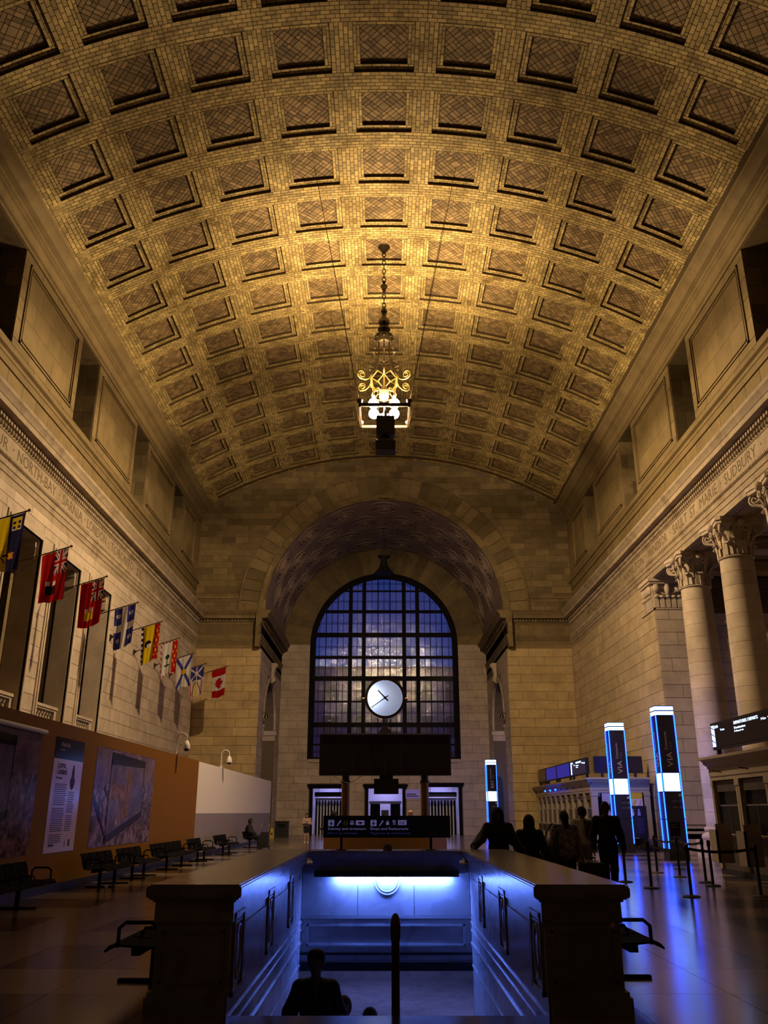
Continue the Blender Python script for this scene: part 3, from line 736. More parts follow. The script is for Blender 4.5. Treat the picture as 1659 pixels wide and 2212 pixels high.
# doors below the window and the lit corridor behind them
for i, (a, b, zt) in enumerate(DOORS):
    d = MB()
    for p in (a-.24, b+.02): d.box(p, p+.22, YB-.10, YB+.3, 0, zt+.05)
    d.box(a-.34, b+.34, YB-.16, YB+.3, zt, zt+.18); d.box(a-.42, b+.42, YB-.24, YB+.1, zt+.18, zt+.30)
    do = struct(d.build('door_%d' % (i+1), M['window_black']))
    if i != 1:
        # pale hinged leaves standing open in a row
        for k in range(9):
            x = a+.15+k*(b-a-.3)/8.5
            MB().box(x, x+.10, YB+2.6+.12*(k % 2), YB+2.66+.12*(k % 2), 0, 2.45).build('door_leaf', M['white'], do)
        MB().box(a, b, YB+2.85, YB+2.9, 0, 2.45).build('dark_glazing', M['glass_dark'], do)
        MB().box(a, b, YB+2.4, YB+2.55, 2.45, 2.62).build('door_head', M['white'], do)
        MB().box(a+.05, b-.05, YB+1.1, YB+1.2, 2.68, 3.02).build('hanging_sign', M['black'], do)
        for px in (a+.35, b-.35): MB().box(px, px+.03, YB+1.13, YB+1.16, 3.02, zt+.2).build('sign_rod', M['chrome'], do)
    else:
        for px in (a+.1, b-.85): MB().box(px, px+.75, YB+3.1, YB+3.14, .3, 2.2).build('shop_glass', M['glass_dark'], do)
        MB().box(a+.95, a+1.5, YB+2.95, YB+3.05, .5, 1.75).build('notice', M['black'], do)
        MB().box(a, b, YB+3.0, YB+3.06, 2.2, 2.4).build('shop_header', M['white'], do)
cr = MB()
cr.box(-7,7,YB+4.5,YB+4.6,0,3.6); cr.box(-7,7,YB+.35,YB+4.6,3.6,3.7); cr.box(-7.1,-7,YB+.35,YB+4.6,0,3.6); cr.box(7,7.1,YB+.35,YB+4.6,0,3.6)
struct(cr.build('wall_corridor', M['purple_wall']))
struct(MB().box(-7,7,YB+PR,YB+4.6,-.1,0).build('floor_corridor', M['floor_light']))
for k, (x, wd) in enumerate(((-4.1,'left'),(.1,'middle'),(4.3,'right'))):
    tag(MB().box(x-.9, x+.9, YB+3.0, YB+3.5, 3.50, 3.56).build('corridor_lamp', M['corr_light']), 'bluish ceiling lamp in the corridor behind the %s doorway' % wd, 'lamp')
# wall behind the camera
struct(MB().box(-WA-.6, WA+.6, Y0-.3, Y0, 0, 25).build('wall_near', M['stone_dark']))
# ------------------------------------------------------------ floor, stairwell
OX0, OX1, OY0, OY1 = -1.30, 1.36, 7.95, 14.6       # stair opening
PX0, PX1, PY1 = -1.93, 2.0, 15.2                   # outer faces of the parapet
FX = []
k = -4
edges = []
while k <= 3:
    edges += [(2.05+3.15*k, 1), ]
    k += 1
fl = MB()
e_ = .08
fl.box(-W, OX0-e_, Y0, YB, -.30, -.02); fl.box(OX1+e_, 24, Y0, YB, -.30, -.02); fl.box(OX0-e_, OX1+e_, Y0, OY0-e_, -.30, -.02); fl.box(OX0-e_, OX1+e_, OY1+e_, YB, -.30, -.02)
floor = struct(fl.build('floor', M['joint']))
slabs = {'floor_light': [], 'floor_dark': []}
def put(a, b, c, d, m):
    g = .006
    # keep clear of the stair opening
    if a < OX1 and b > OX0 and c < OY1 and d > OY0:
        if d <= OY0+.8 and c < OY0: d = OY0
        elif c >= OY0-.01 and d <= OY1+.01 and a < OX0 < b: b = OX0
        elif c >= OY0-.01 and a < OX1 < b: a = OX1
        else: return
    if b-a > .05 and d-c > .05: slabs[m].append((((a+b)/2, (c+d)/2, -.01), (b-a-g, d-c-g, .02)))
XB = []           # column bands: (x0,x1,is_field)
x = -13.6
ph = [(-13.6+1.05*0, 0)]
xs_ = []
base = -4.15
for i in range(-3, 6):
    f0 = base+3.15*i
    XB += [(f0, f0+2.10, 1), (f0+2.10, f0+3.15, 0)]
YR = []
for j in range(-6, 15):
    y0 = 10.2+3.05*j
    YR += [(y0, y0+1.72, 1), (y0+1.72, y0+3.05, 0)]
def clipslab(a, b, c, d, m):
    a, b = max(a, -W), min(b, 17.0); c, d = max(c, Y0), min(d, YE+2)
    if b-a < .05 or d-c < .05: return
    rects = [(a, b, c, d)]
    # cut against the opening
    out = []
    for (a, b, c, d) in rects:
        if b <= OX0 or a >= OX1 or d <= OY0 or c >= OY1: out.append((a,b,c,d)); continue
        if a < OX0: out.append((a, OX0, c, d))
        if b > OX1: out.append((OX1, b, c, d))
        a2, b2 = max(a, OX0), min(b, OX1)
        if c < OY0: out.append((a2, b2, c, OY0))
        if d > OY1: out.append((a2, b2, OY1, d))
    for r in out:
        if r[1]-r[0] > .05 and r[3]-r[2] > .05: put(*r, m)
for (a, b, fx) in XB:
    for (c, d, fy) in YR:
        m = 'floor_dark' if fx and fy else 'floor_light'
        n = 2 if fx else 1
        for q in range(n): clipslab(a+(b-a)*q/n, a+(b-a)*(q+1)/n, c, d, m)
for m, lim in (('floor_light', 200), ('floor_dark', 100)): blocks(floor, 'slab', slabs[m], M[m], lim)
MB().box(-W, W+2, YE+2, YB, -.02, 0).build('recess_paving', M['floor_light'], floor)
# parapet: plinth, die with panels, moulded coping
def coping(mb, x0, x1, y0, y1):
    for e, z0, z1 in ((.02,.70,.86),(.04,.86,.88),(.065,.88,.895),(.085,.895,.91),(.09,.91,.975),(.082,.975,.99),(.065,.99,1.0)): mb.box(x0-e, x1+e, y0-e, y1+e, z0, z1)
PARA = {}
for s, nm, x0, x1 in ((-1,'left',PX0,OX0),(1,'right',OX1,PX1)):
    r = thing('parapet', 'pale marble parapet wall along the %s side of the stairwell' % ('seat and hoarding' if s < 0 else 'ticket office'), 'parapet', (0,0,0)); PARA[s] = r
    m = MB(); m.box(x0, x1, OY0, PY1, 0, .80); m.build('body', M['marble'], r)
    i0, i1 = (0, .0) if s < 0 else (.0, 0)
    m = MB(); m.box(x0-(.05 if s < 0 else -.02), x1+(.05 if s > 0 else -.02), OY0-.05, PY1+.02, 0, .14); m.box(x0-(.03 if s < 0 else -.02), x1+(.03 if s > 0 else -.02), OY0-.03, PY1+.02, .14, .18); m.build('plinth', M['marble'], r)
    m = MB(); coping(m, x0, x1, OY0, PY1); m.build('coping', M['marble'], r)
    m = MB()
    for (a, b, c, d) in ((x0+.05,x1-.05,.24,.26),(x0+.05,x1-.05,.62,.64),(x0+.05,x0+.07,.24,.64),(x1-.07,x1-.05,.24,.64)): m.box(a, b, OY0-.012, OY0+.01, c, d)
    m.build('end_panel_moulding', M['marble'], r)
r = thing('parapet', 'marble parapet across the far end of the stairwell, under the direction sign', 'parapet', (0,0,0))
PARA[0] = r
m = MB(); m.box(OX0+.01, OX1-.01, OY1, PY1, 0, .80); m.build('body', M['marble'], r)
m = MB(); coping(m, OX0+.18, OX1-.18, OY1, PY1); m.build('coping', M['marble'], r)
# stairwell shell
ZL, ZSOF = -3.5, -.66
for s, nm, xx in ((-1,'stair_left',OX0),(1,'stair_right',OX1)):
    m = MB()
    P2 = [(OY0,0),(OY1,0),(OY1,ZL-.4),(OY0+5.9,ZL-.4),(OY0,-1.6)]
    m.prism(P2, 0, .25, Matrix(((0,0,s,xx),(1,0,0,0),(0,1,0,0),(0,0,0,1))))
    w = struct(m.build('wall_'+nm, M['marble']))
    # horizontal string mouldings
    m = MB()
    for z, e, h in ((-.03,.018,.025),(-.14,.014,.02),(-.32,.02,.03),(-.62,.014,.02)):
        m.box(min(xx,xx-s*e), max(xx,xx-s*e), OY0, OY1, z-h/2, z+h/2)
    m.build('string_moulding', M['marble'], w)
    # tall panels with oval medallions, and joints between
    for yc in (8.30, 10.55, 12.80):
        fm = MB(); hw = .26
        for ins, wd, pr in ((0,.035,.03),(.07,.02,.018)):
            for (a, b, c, d) in ((yc-hw+ins,yc+hw-ins,.12+ins,.12+ins+wd),(yc-hw+ins,yc+hw-ins,.76-ins-wd,.76-ins),(yc-hw+ins,yc-hw+ins+wd,.12+ins,.76-ins),(yc+hw-ins-wd,yc+hw-ins,.12+ins,.76-ins)):
                fm.box(min(xx,xx-s*pr), max(xx,xx-s*pr), max(a,OY0+.01), b, c, d)
        po = fm.build('panel_frame', M['marble'], PARA[s])
        ov = MB(); ov.tube([(xx-s*.012, yc+.125*math.cos(2*PI*i/24), .44+.21*math.sin(2*PI*i/24)) for i in range(24)], .018, 6, True)
        ov.sphere((xx+s*.005, yc, .44), (.03,.10,.17), 12, 8); ov.build('medallion', M['marble'], po, smooth=50)
    for yj in (9.45, 11.65, 13.7):
        ps = MB(); ps.box(min(xx,xx-s*.012), max(xx,xx-s*.012), yj-.75, min(yj+.75,OY1-.02), .10, .62); ps.build('wall_slab', M['marble'], PARA[s])
fw = MB(); fw.box(OX0, OX1, OY1, OY1+.35, ZSOF, 0)
w = struct(fw.build('wall_stair_far', M['marble']))
for k in range(3):
    a, b = OX0+(OX1-OX0)*k/3, OX0+(OX1-OX0)*(k+1)/3
    MB().box(a+.006, b-.006, OY1-.012, OY1, .06, .50).build('wall_slab', M['marble'], PARA[0])
    MB().box(a+.006, b-.006, OY1-.012, OY1, .72, .79).build('wall_slab', M['marble'], PARA[0])
m = MB(); m.box(OX0, OX1, OY1-.018, OY1, .02, .055); m.build('ledge', M['marble'], PARA[0])
m = MB()
for (a, b, c, d) in ((OX0+.10,OX1-.10,-.09,-.06),(OX0+.10,OX1-.10,-.37,-.34),(OX0+.10,OX0+.13,-.37,-.06),(OX1-.13,OX1-.10,-.37,-.06)): m.box(a, b, OY1-.025, OY1, c, d)
m.build('sunk_panel_frame', M['marble'], w)
m = MB(); m.box(OX0, OX1, OY1-.03, OY1, -.49, -.455); m.box(OX0, OX1, OY1-.08, OY1+.35, -.70, -.58); m.build('soffit_moulding', M['black_metal'], w)
m = MB(); m.tube([(.05+.20*math.cos(2*PI*i/28), OY1-.015, .56+.20*math.sin(2*PI*i/28)) for i in range(28)], .014, 6, True); m.tube([(.05+.16*math.cos(2*PI*i/28), OY1-.015, .56+.16*math.sin(2*PI*i/28)) for i in range(28)], .009, 6, True)
m.build('medallion_ring', M['marble'], PARA[0])
# light fitting over the far stair wall
lf = thing('strip_light', 'long wall lamp casting blue light down the far stairwell wall', 'lamp', (.04, OY1-.013, .66))
m = MB(); m.box(-1.14, 1.14, -.12, 0, .0, .05); m.box(-1.14, 1.14, -.13, -.115, -.035, .05); m.build('housing', M['black_metal'], lf)
MB().box(-.80, 1.0, -.10, -.03, -.03, -.008).build('tube', M['strip'], lf)
# steps, out of sight below the top tread, and the lower hall
st = MB(); n = 21
for i in range(n):
    z = -(i+1)*3.5/n; st.box(OX0, OX1, OY0+i*.28, OY0+(i+1)*.28, z-.3, z)
    st.box(OX0, OX1, OY0+i*.28-.03, OY0+i*.28+.02, z+3.5/n-.04, z+3.5/n-.002)
struct(st.build('floor_stair', M['marble']))
MB().box(OX0, OX1, OY0-.32, OY0+.0, -.018, .004).build('top_tread', M['floor_dark'], floor)
m = MB(); m.box(-6, 6, OY0+5.9, 36, ZL-.2, ZL); m.build('floor_lower_hall', M['marble']); struct(bpy.data.objects['floor_lower_hall'])
m = MB(); m.box(-6, 6, OY1+.35, 36, ZSOF-.1, ZSOF+.3); struct(m.build('ceiling_lower_hall', M['purple_wall']))
m = MB(); m.box(-6.2,-6,OY1-1,36,ZL,ZSOF); m.box(6,6.2,OY1-1,36,ZL,ZSOF); m.box(-6.2,OX0-.25,OY1-1.0,OY1-.8,ZL-.2,ZSOF+.3); m.box(OX1+.25,6.2,OY1-1.0,OY1-.8,ZL-.2,ZSOF+.3)
m.box(-6.2, 6.2, OY1-1.0, OY1+.4, ZSOF+.28, ZSOF+.36) if False else None
m.box(-6,6,31,31.2,ZL,ZSOF); m.box(-6,6,35.8,36,ZL,ZSOF)
struct(m.build('wall_lower_hall', M['marble']))
cov = MB(); cov.box(-6.2, OX0-.25, OY1-1, OY1+.4, ZSOF-.1, ZSOF); cov.box(OX1+.25, 6.2, OY1-1, OY1+.4, ZSOF-.1, ZSOF); struct(cov.build('ceiling_stair_foot', M['marble']))
for k, (x, y) in enumerate(((-.6, 28.0), (2.6, 26.0), (.4, 22.0))):
    tag(MB().box(x-.5, x+.5, y-.3, y+.3, ZSOF-.16, ZSOF-.11).build('lower_hall_lamp', mat('lower_lamp_%d' % k, (1,1,1), .5, emit=(.28,.32,1.0), es=24.0)), ('flat ceiling lamp deep in the lower hall', 'flat ceiling lamp in the right of the lower hall', 'flat ceiling lamp nearest the stair foot')[k], 'lamp')
mm = MB().box(.25,.75,30.9,31,ZL+.55,ZL+.68); tag(mm.build('wall_rail', M['black']), 'dark rail on the far wall of the lower hall, seen past the handrail post', 'rail')
# centre handrail of the stair, seen end on
hr = thing('stair_handrail', 'brass centre handrail with round-capped post going down the stair', 'handrail', (.10, 8.22, 0))
m = MB(); m.lathe([(.036,-.2),(.036,.52),(.044,.54),(.044,.60),(.046,.64),(.040,.70),(.022,.735),(.004,.745)], 16); m.build('newel_post', M['brass'], hr, smooth=40)
m = MB(); pth = [(0, .02, .50), (0, .35, .42), (0, 5.4, .42-5.05*3.5/5.88)]; m.tube(pth, .024, 10); m.build('rail', M['brass'], hr, smooth=60)
for k in range(1, 4):
    yy = k*1.5; zt = .42-(yy-.35)*3.5/5.88; MB().cyl((0,yy,zt-1.0), (0,yy,zt), .018, n=10).build('baluster', M['brass'], hr)
MB().cyl((PX1-.06, OY0-.004, .68), (PX1-.06, OY0+.004, .68), .018, n=14).build('round_sticker', M['white'], PARA[1])
# ------------------------------------------------------------ colonnade on the right
BX1 = 20.0
mb = MB(); mb.box(W+.03, 13.35, CB0, YP, 11.56, 14); b = struct(mb.build('wall_colonnade_beam', M['stone_trim']))
for yy in (31.5, 27.3, 23.0, 35.4):
    m = MB()
    for ins, w_ in ((0,.06),(.16,.04)):
        a, c, d, e = W+.22+ins, 13.2-ins, yy-1.45+ins, yy+1.45-ins
        for q in ((a,c,d,d+w_),(a,c,e-w_,e),(a,a+w_,d,e),(c-w_,c,d,e)): m.box(q[0],q[1],q[2],q[3],11.52,11.57)
    m.build('soffit_panel_frame', M['stone_trim'], b)
mb = MB(); mb.box(13.38, BX1, 38.2, 38.5, 0, 12.6)
we = struct(mb.build('wall_bay_end', M['joint']))
blocks(we, 'stone', face_blocks(38.2-PR, courses(13.4, BX1, 0, 10.2, .56, 1.5, seed=41)), M['stone'], 150)
m = MB(); m.box(13.38, BX1, 38.05, 38.2, 10.25, 10.45); m.box(13.38, BX1, 38.12, 38.2, 10.45, 11.4); m.box(13.38, BX1, 37.9, 38.2, 11.4, 11.8); m.build('bay_cornice', M['stone_dark'], we)
struct(MB().box(BX1, BX1+.3, CB0, 38.5, 0, 12.6).build('wall_bay_right', M['stone'])); struct(MB().box(13.38, BX1+.3, CB0-.3, CB0, 0, 12.6).build('wall_bay_near', M['stone_dark']))
cb = struct(MB().box(13.3, BX1+.3, CB0-.3, 38.5, 12.3, 12.6).build('ceiling_bay', M['stone_trim']))
for yy in (37.0, 33.65, 29.4, 25.15, 20.9):
    m = MB(); m.box(13.3, BX1, yy-.45, yy+.45, 11.75, 12.3); m.box(13.3, BX1, yy-.55, yy+.55, 12.05, 12.15); m.build('ceiling_beam', M['stone_trim'], cb)
    m = MB(); y2 = yy-2.1
    for q in ((13.8,BX1-.5,y2-1.2,y2-1.12),(13.8,BX1-.5,y2+1.12,y2+1.2),(13.8,13.88,y2-1.2,y2+1.2),(BX1-.58,BX1-.5,y2-1.2,y2+1.2)): m.box(*q, 12.22, 12.31)
    m.build('ceiling_panel_frame', M['stone_trim'], cb)
def capital_parts(root, square=False):
    z0, z1 = 10.22, 11.55
    m = MB()
    if not square: m.lathe([(.57,0),(.57,.05),(.56,.55),(.60,.80),(.68,.98),(.80,1.08)], 28, (0,0,z0))
    else: m.box(-.60,.60,-.60,.60,z0,z0+1.08)
    bell = m.build('capital_bell', M['stone'], root, smooth=40)
    # two rows of leaves curling out at the tip
    for row, (zz, hh, nn, w_) in enumerate(((.02,.50,8,.36),(.30,.66,8,.30))):
        for i in range(nn):
            t = 2*PI*(i+.5*row)/nn; lf = MB(); pr = []
            for q in range(7):
                u = q/6; r = .575+.02*u+(.0 if u < .6 else (u-.6)**1.3*.55); zq = zz+hh*math.sin(min(u,1)*PI*.5)-(0 if u < .85 else (u-.85)*.7)
                pr.append((r, zq, w_*(1-.55*u*u)))
            for (r0,a0,w0),(r1,a1,w1) in zip(pr, pr[1:]):
                ta, na = Vector((-math.sin(t),math.cos(t),0)), Vector((math.cos(t),math.sin(t),0))
                P = [na*r0+ta*w0/2+Vector((0,0,z0+a0)), na*r0-ta*w0/2+Vector((0,0,z0+a0)), na*r1-ta*w1/2+Vector((0,0,z0+a1)), na*r1+ta*w1/2+Vector((0,0,z0+a1))]
                Q = [p+na*.035 for p in P]; lf.add(P+Q, [(0,1,2,3),(7,6,5,4),(0,4,5,1),(1,5,6,2),(2,6,7,3),(3,7,4,0)])
            lf.tube([na*(.62+.02)+Vector((0,0,z0+zz)), na*(.64)+Vector((0,0,z0+zz+hh*.8))], .02, 5)
            lf.build('leaf', M['stone'], bell)
    # corner volutes and small helices
    for i in range(4):
        t = PI/4+PI/2*i; na = Vector((math.cos(t),math.sin(t),0)); v = MB(); pts = []
        for q in range(34):
            u = q/33; a = -PI*.5+u*PI*3.6; r = .20*(1-u*.80)
            pts.append(na*(.93+r*math.cos(a))+Vector((0,0,z0+.93+r*math.sin(a))))
        pts = [na*.62+Vector((0,0,z0+.50)), na*.74+Vector((0,0,z0+.68))] + pts
        v.tube(pts, .055, 6); v.build('volute', M['stone'], bell, smooth=60)
        t2 = PI/2*i; n2 = Vector((math.cos(t2),math.sin(t2),0)); ta = Vector((-math.sin(t2),math.cos(t2),0))
        for sg in (-1,1):
            h = MB(); pts = []
            for q in range(22):
                u = q/21; a = u*PI*2.6; r = .12*(1-u*.75); pts.append(n2*.74+ta*sg*(.17+r*math.cos(a))+Vector((0,0,z0+.93+r*math.sin(a))))
            h.tube([n2*.62+ta*sg*.22+Vector((0,0,z0+.6))]+pts, .035, 5); h.build('helix', M['stone'], bell, smooth=60)
    a = MB(); pts = []
    for i in range(4):
        t = PI/4+PI/2*i
        for d_ in (-.09,.09): pts.append((1.13*math.cos(t+d_), 1.13*math.sin(t+d_)))
        t2 = t+PI/4
        for d_ in (-.32,-.16,0,.16,.32): pts.append(((.72+abs(d_)**2*1.1)*math.cos(t2+d_), (.72+abs(d_)**2*1.1)*math.sin(t2+d_)))
    a.prism(pts, z0+1.08, z0+1.20); a.prism([(p[0]*1.05,p[1]*1.05) for p in pts], z0+1.20, z1)
    ab = a.build('abacus', M['stone'], root)
    for i in range(4):
        t = PI/2*i; MB().sphere((.80*math.cos(t), .80*math.sin(t), z0+1.15), .15, 10, 7).build('fleuron', M['stone'], ab, smooth=60)
def make_column(label):
    r = thing('column', label, 'column', (12.72, 33.65, 0), group='giant columns of the colonnade')
    m = MB(); m.box(-.86,.86,-.86,.86,0,.62); m.build('plinth', M['stone'], r)
    m = MB(); m.lathe([(.84,.62),(.88,.68),(.88,.76),(.82,.83),(.74,.86),(.72,.90),(.76,.94),(.77,1.0),(.74,1.05),(.69,1.08)], 32); m.build('base_moulding', M['stone'], r, smooth=50)
    zz, n = 1.08, 18; h = (10.15-1.08)/n
    for i in range(n):
        u0, u1 = i/n, (i+1)/n
        rad = lambda u: .675-.10*u**1.6
        m = MB(); z0 = zz+i*h
        m.lathe([(rad(u0)-.012,z0),(rad(u0),z0+.012),(rad((u0+u1)/2),z0+h/2),(rad(u1),z0+h-.012),(rad(u1)-.012,z0+h)], 40); m.build('drum', M['stone'], r, smooth=35)
    m = MB(); m.lathe([(.575,10.14),(.61,10.15),(.635,10.18),(.61,10.215),(.575,10.22)], 32); m.build('necking', M['stone'], r, smooth=50)
    capital_parts(r); return r
c0 = make_column('pale stone column nearest the end pier of the colonnade')
for yy, lb in ((29.4, 'pale stone column in the middle of the three, between the two kiosks'), (25.15, 'pale stone column at the right edge, behind the lit departure screen')):
    c = copy_tree(c0); c.location = (12.72, yy, 0); c['label'] = lb
# end pier: square capital and base
PL = (12.74, YP+.62, 0)
m = MB(); m.box(-.64,.62,-.62,-.58,0,.95); m.box(-.66,.64,-.66,-.56,.75,.85); m.box(-.70,.66,-.70,-.56,0,.55); m.box(-.67,.64,-.68,-.56,.95,1.06); m.build('pier_base', M['stone'], wall_right, loc=PL)
m = MB(); m.box(-.68,.64,-.68,-.55,10.14,10.22); m.box(-.70,-.60,-.68,1.2,10.14,10.22); m.build('necking', M['stone'], wall_right, loc=PL)
m = MB(); m.box(-.66,.64,-.64,.6,10.22,11.3); bell = m.build('capital_bell', M['stone'], wall_right, loc=PL)
m = MB(); m.box(-.80,.80,-.80,.7,11.30,11.40); m.box(-.86,.86,-.86,.7,11.40,11.55); m.build('abacus', M['stone'], wall_right, loc=PL)
for i in range(5):
    m = MB(); x = -.52+.26*i; m.box(x-.10,x+.10,-.70,-.62,10.22,10.72); m.sphere((x,-.72,10.72),(.11,.09,.07),8,5); m.build('leaf', M['stone'], bell)
    m = MB(); y = -.5+.26*i; m.box(-.72,-.64,y-.10,y+.10,10.22,10.72); m.sphere((-.74,y,10.72),(.09,.11,.07),8,5); m.build('leaf', M['stone'], bell)
for sx in (-.5,.5):
    m = MB(); m.sphere((sx,-.74,11.1),(.17,.12,.2),10,7); m.build('corner_scroll', M['stone'], bell, smooth=60)
m = MB(); m.sphere((0,-.72,11.05),(.13,.14,.30),10,7); m.build('central_leaf', M['stone'], bell, smooth=60)
m = MB()
for i in range(13):
    t = -1+2*i/12; m.sphere((t*.42,-.70,10.82+.18*t*t), .055, 6, 5)
m.build('garland', M['stone'], bell)
m = MB()
for i in range(4): m.sphere((-.72,-.45+.28*i,11.05),(.12,.13,.2),8,6)
m.build('side_scrolls', M['stone'], bell)
# ------------------------------------------------------------ left openings: surrounds, balustrades, dark gallery behind
gl = MB(); gl.box(-17.2,-17,13,40,2,12); gl.box(-17,-12.9,13,13.2,2,12); gl.box(-17,-12.9,39.8,40,2,12); gl.box(-17,-12.9,13,40,11.2,11.4); gl.box(-17,-12.9,13,40,3.8,4.0)
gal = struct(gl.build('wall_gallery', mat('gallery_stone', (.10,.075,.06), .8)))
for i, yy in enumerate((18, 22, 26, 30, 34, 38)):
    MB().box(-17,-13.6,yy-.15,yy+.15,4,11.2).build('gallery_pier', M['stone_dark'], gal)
for i, (a, b) in enumerate(WINL):
    if b < 24: continue
    m = MB()
    for w_, e in ((.22,.05),(.12,.09)):
        m.box(-W-.02,-W+e,a-w_,a,4.1,10.62+w_); m.box(-W-.02,-W+e,b,b+w_,4.1,10.62+w_); m.box(-W-.02,-W+e,a,b,10.62,10.62+w_)
    m.box(-W-.75,-W-.02,b-.012,b+.02,4.1,10.62); m.box(-W-.75,-W-.02,a-.02,a+.012,4.1,10.62); m.box(-W-.75,-W-.02,a,b,10.60,10.64)
    wo = struct(m.build('trim_%d' % (10+i), M['stone']))
    m = MB()
    for z0_, z1_, e in ((9.95,10.05,.04),(10.05,10.35,.02),(10.35,10.5,.07),(10.5,10.6,.12)): m.box(-W-.55,-W-.12,b-.05-e,b-.012,z0_,z1_)
    m.build('impost_capital', M['stone'], wo)
    bs = thing('balustrade', ('stone balustrade in the tall opening under the dark and yellow flag', 'stone balustrade in the middle tall opening, under the first red flag', 'stone balustrade in the last tall opening, under the second red flag')[i-2] if i >= 2 else 'stone balustrade in the tall opening at the left edge', 'balustrade', (-W-.35, (a+b)/2, 4.1), group='balustrades of the tall openings')
    hw = (b-a)/2-.02
    m = MB(); m.box(-.16,.16,-hw,hw,1.0,1.07); m.box(-.20,.20,-hw,hw,1.07,1.17); m.build('handrail', M['stone'], bs)
    MB().box(-.18,.18,-hw,hw,0,.16).build('bottom_rail', M['stone'], bs)
    for e in (-hw+.10, hw-.10): MB().box(-.15,.15,e-.10,e+.10,.16,1.0).build('end_post', M['stone'], bs)
    bm = MB().lathe([(.10,.16),(.10,.22),(.06,.25),(.09,.34),(.115,.46),(.10,.58),(.06,.74),(.05,.82),(.08,.87),(.10,.90),(.10,1.0)], 12).mesh('baluster', M['stone'], 50)
    for k in range(8): link('baluster', bm, bs, loc=(0, -hw+.38+k*(2*hw-.76)/7, 0))
# ------------------------------------------------------------ chandelier
CH = (0, 31.2)
ch = thing('chandelier', 'ornate dark bronze chandelier with four glowing globes hanging from the vault', 'chandelier', (CH[0], CH[1], 17.0))
def Zc(z): return z-17.0
m = MB(); m.lathe([(.30,0),(.34,-.10),(.22,-.25),(.10,-.40),(.05,-.50)][::-1], 16, (0,0,Zc(25.15))); m.build('ceiling_rose', M['iron'], ch, smooth=40)
lk = MB(); lk.tube([(.075*math.cos(t), 0, .13*math.sin(t)) for t in [2*PI*i/14 for i in range(14)]], .022, 6, True)
lk_me = lk.mesh('chain_link', M['iron'], 60)
z = 24.6; k = 0
while z > 21.95:
    if not (22.75 < z < 23.15): link('chain_link', lk_me, ch, mw=Matrix.Translation((0,0,Zc(z))) @ Matrix.Rotation(PI/2*(k % 2), 4, 'Z'))
    z -= .215; k += 1
m = MB(); m.lathe([(.03,-.30),(.08,-.22),(.06,-.16),(.14,-.04),(.16,.02),(.10,.10),(.05,.18),(.08,.24),(.03,.30)], 14, (0,0,Zc(22.95))); m.build('chain_knop', M['iron'], ch, smooth=40)
m = MB(); m.lathe([(.10,20.15),(.30,20.20),(.34,20.32),(.38,20.42),(.38,20.52),(.30,20.58),(.16,20.62),(.20,20.72),(.27,20.82),(.25,20.90),(.14,20.96),(.10,21.0),(.20,21.08),(.26,21.18),(.22,21.30),(.11,21.42),(.09,21.62),(.14,21.70),(.12,21.80),(.05,21.95)], 18, (0,0,-17.0)); m.build('stem', M['iron'], ch, smooth=40)
for i in range(8):
    a = 2*PI*i/8; r_ = .36
    MB().sphere((.40*math.cos(a), .40*math.sin(a), Zc(20.35)), .05, 8, 6).build('bead', M['iron'], ch)
for i in range(6):
    a = 2*PI*(i+.5)/6; ca, sa = math.cos(a), math.sin(a)
    P = lambda r, z: (r*ca, r*sa, Zc(z))
    m = MB(); m.tube([P(.26,20.25),P(.24,19.9),P(.27,19.5),P(.32,19.25),P(.42,18.95),P(.58,18.65),P(.66,18.5)], .025, 6); m.build('cage_rod', M['iron'], ch, smooth=60)
    m = MB(); pts = []
    for q in range(26):
        u = q/25; t = -PI/2+u*PI*3.1; r = .15*(1-.75*u); pts.append(P(.42+r*math.cos(t)+.03, 19.72+r*math.sin(t)))
    m.tube([P(.34,19.25),P(.38,19.4)]+pts, .018, 5); m.build('small_scroll', M['iron'], ch, smooth=60)
    m = MB(); pts = []
    for q in range(24):
        u = q/23; t = -PI/2+u*PI*2.8; r = .13*(1-.7*u); pts.append(P(.62+r*math.cos(t), 19.0+r*math.sin(t)))
    m.tube([P(.40,19.0),P(.48,18.9)]+pts, .016, 5); m.build('small_scroll', M['iron'], ch, smooth=60)
    m = MB(); pts = []
    for q in range(30):
        u = q/29; t = -PI/2+u*PI*3.3; r = .20*(1-.78*u); pts.append(P(1.05+r*math.cos(t), 18.42+r*math.sin(t)))
    m.tube([P(.62,18.5),P(.72,18.32),P(.88,18.22)]+pts, .03, 6); m.build('great_scroll', M['gilt'], ch, smooth=60)
    # open lozenge panels of the crown
    a2 = 2*PI*i/6; c2, s2 = math.cos(a2), math.sin(a2); tv = Vector((-s2,c2,0)); ctr = Vector((.52*c2,.52*s2,Zc(18.38)))
    m = MB(); q4 = [ctr+tv*.28, ctr+Vector((0,0,.26)), ctr-tv*.28, ctr-Vector((0,0,.26))]
    m.tube(q4, .035, 5, True); m.build('lozenge', M['gilt'], ch)
    m = MB(); b0 = Vector((.60*math.cos(a),.60*math.sin(a),Zc(18.5))); b1 = Vector((.48*math.cos(a),.48*math.sin(a),Zc(17.72)))
    m.tube([b0,b1], .035, 5); m.build('crown_bar', M['gilt'], ch)
m = MB(); m.tube([(.30*math.cos(2*PI*i/24), .30*math.sin(2*PI*i/24), Zc(19.35)) for i in range(24)], .02, 6, True); m.build('cage_ring', M['iron'], ch, smooth=60)
m = MB(); m.tube([(.50*math.cos(2*PI*i/24), .50*math.sin(2*PI*i/24), Zc(17.75)) for i in range(24)], .03, 6, True); m.build('crown_ring', M['gilt'], ch, smooth=60)
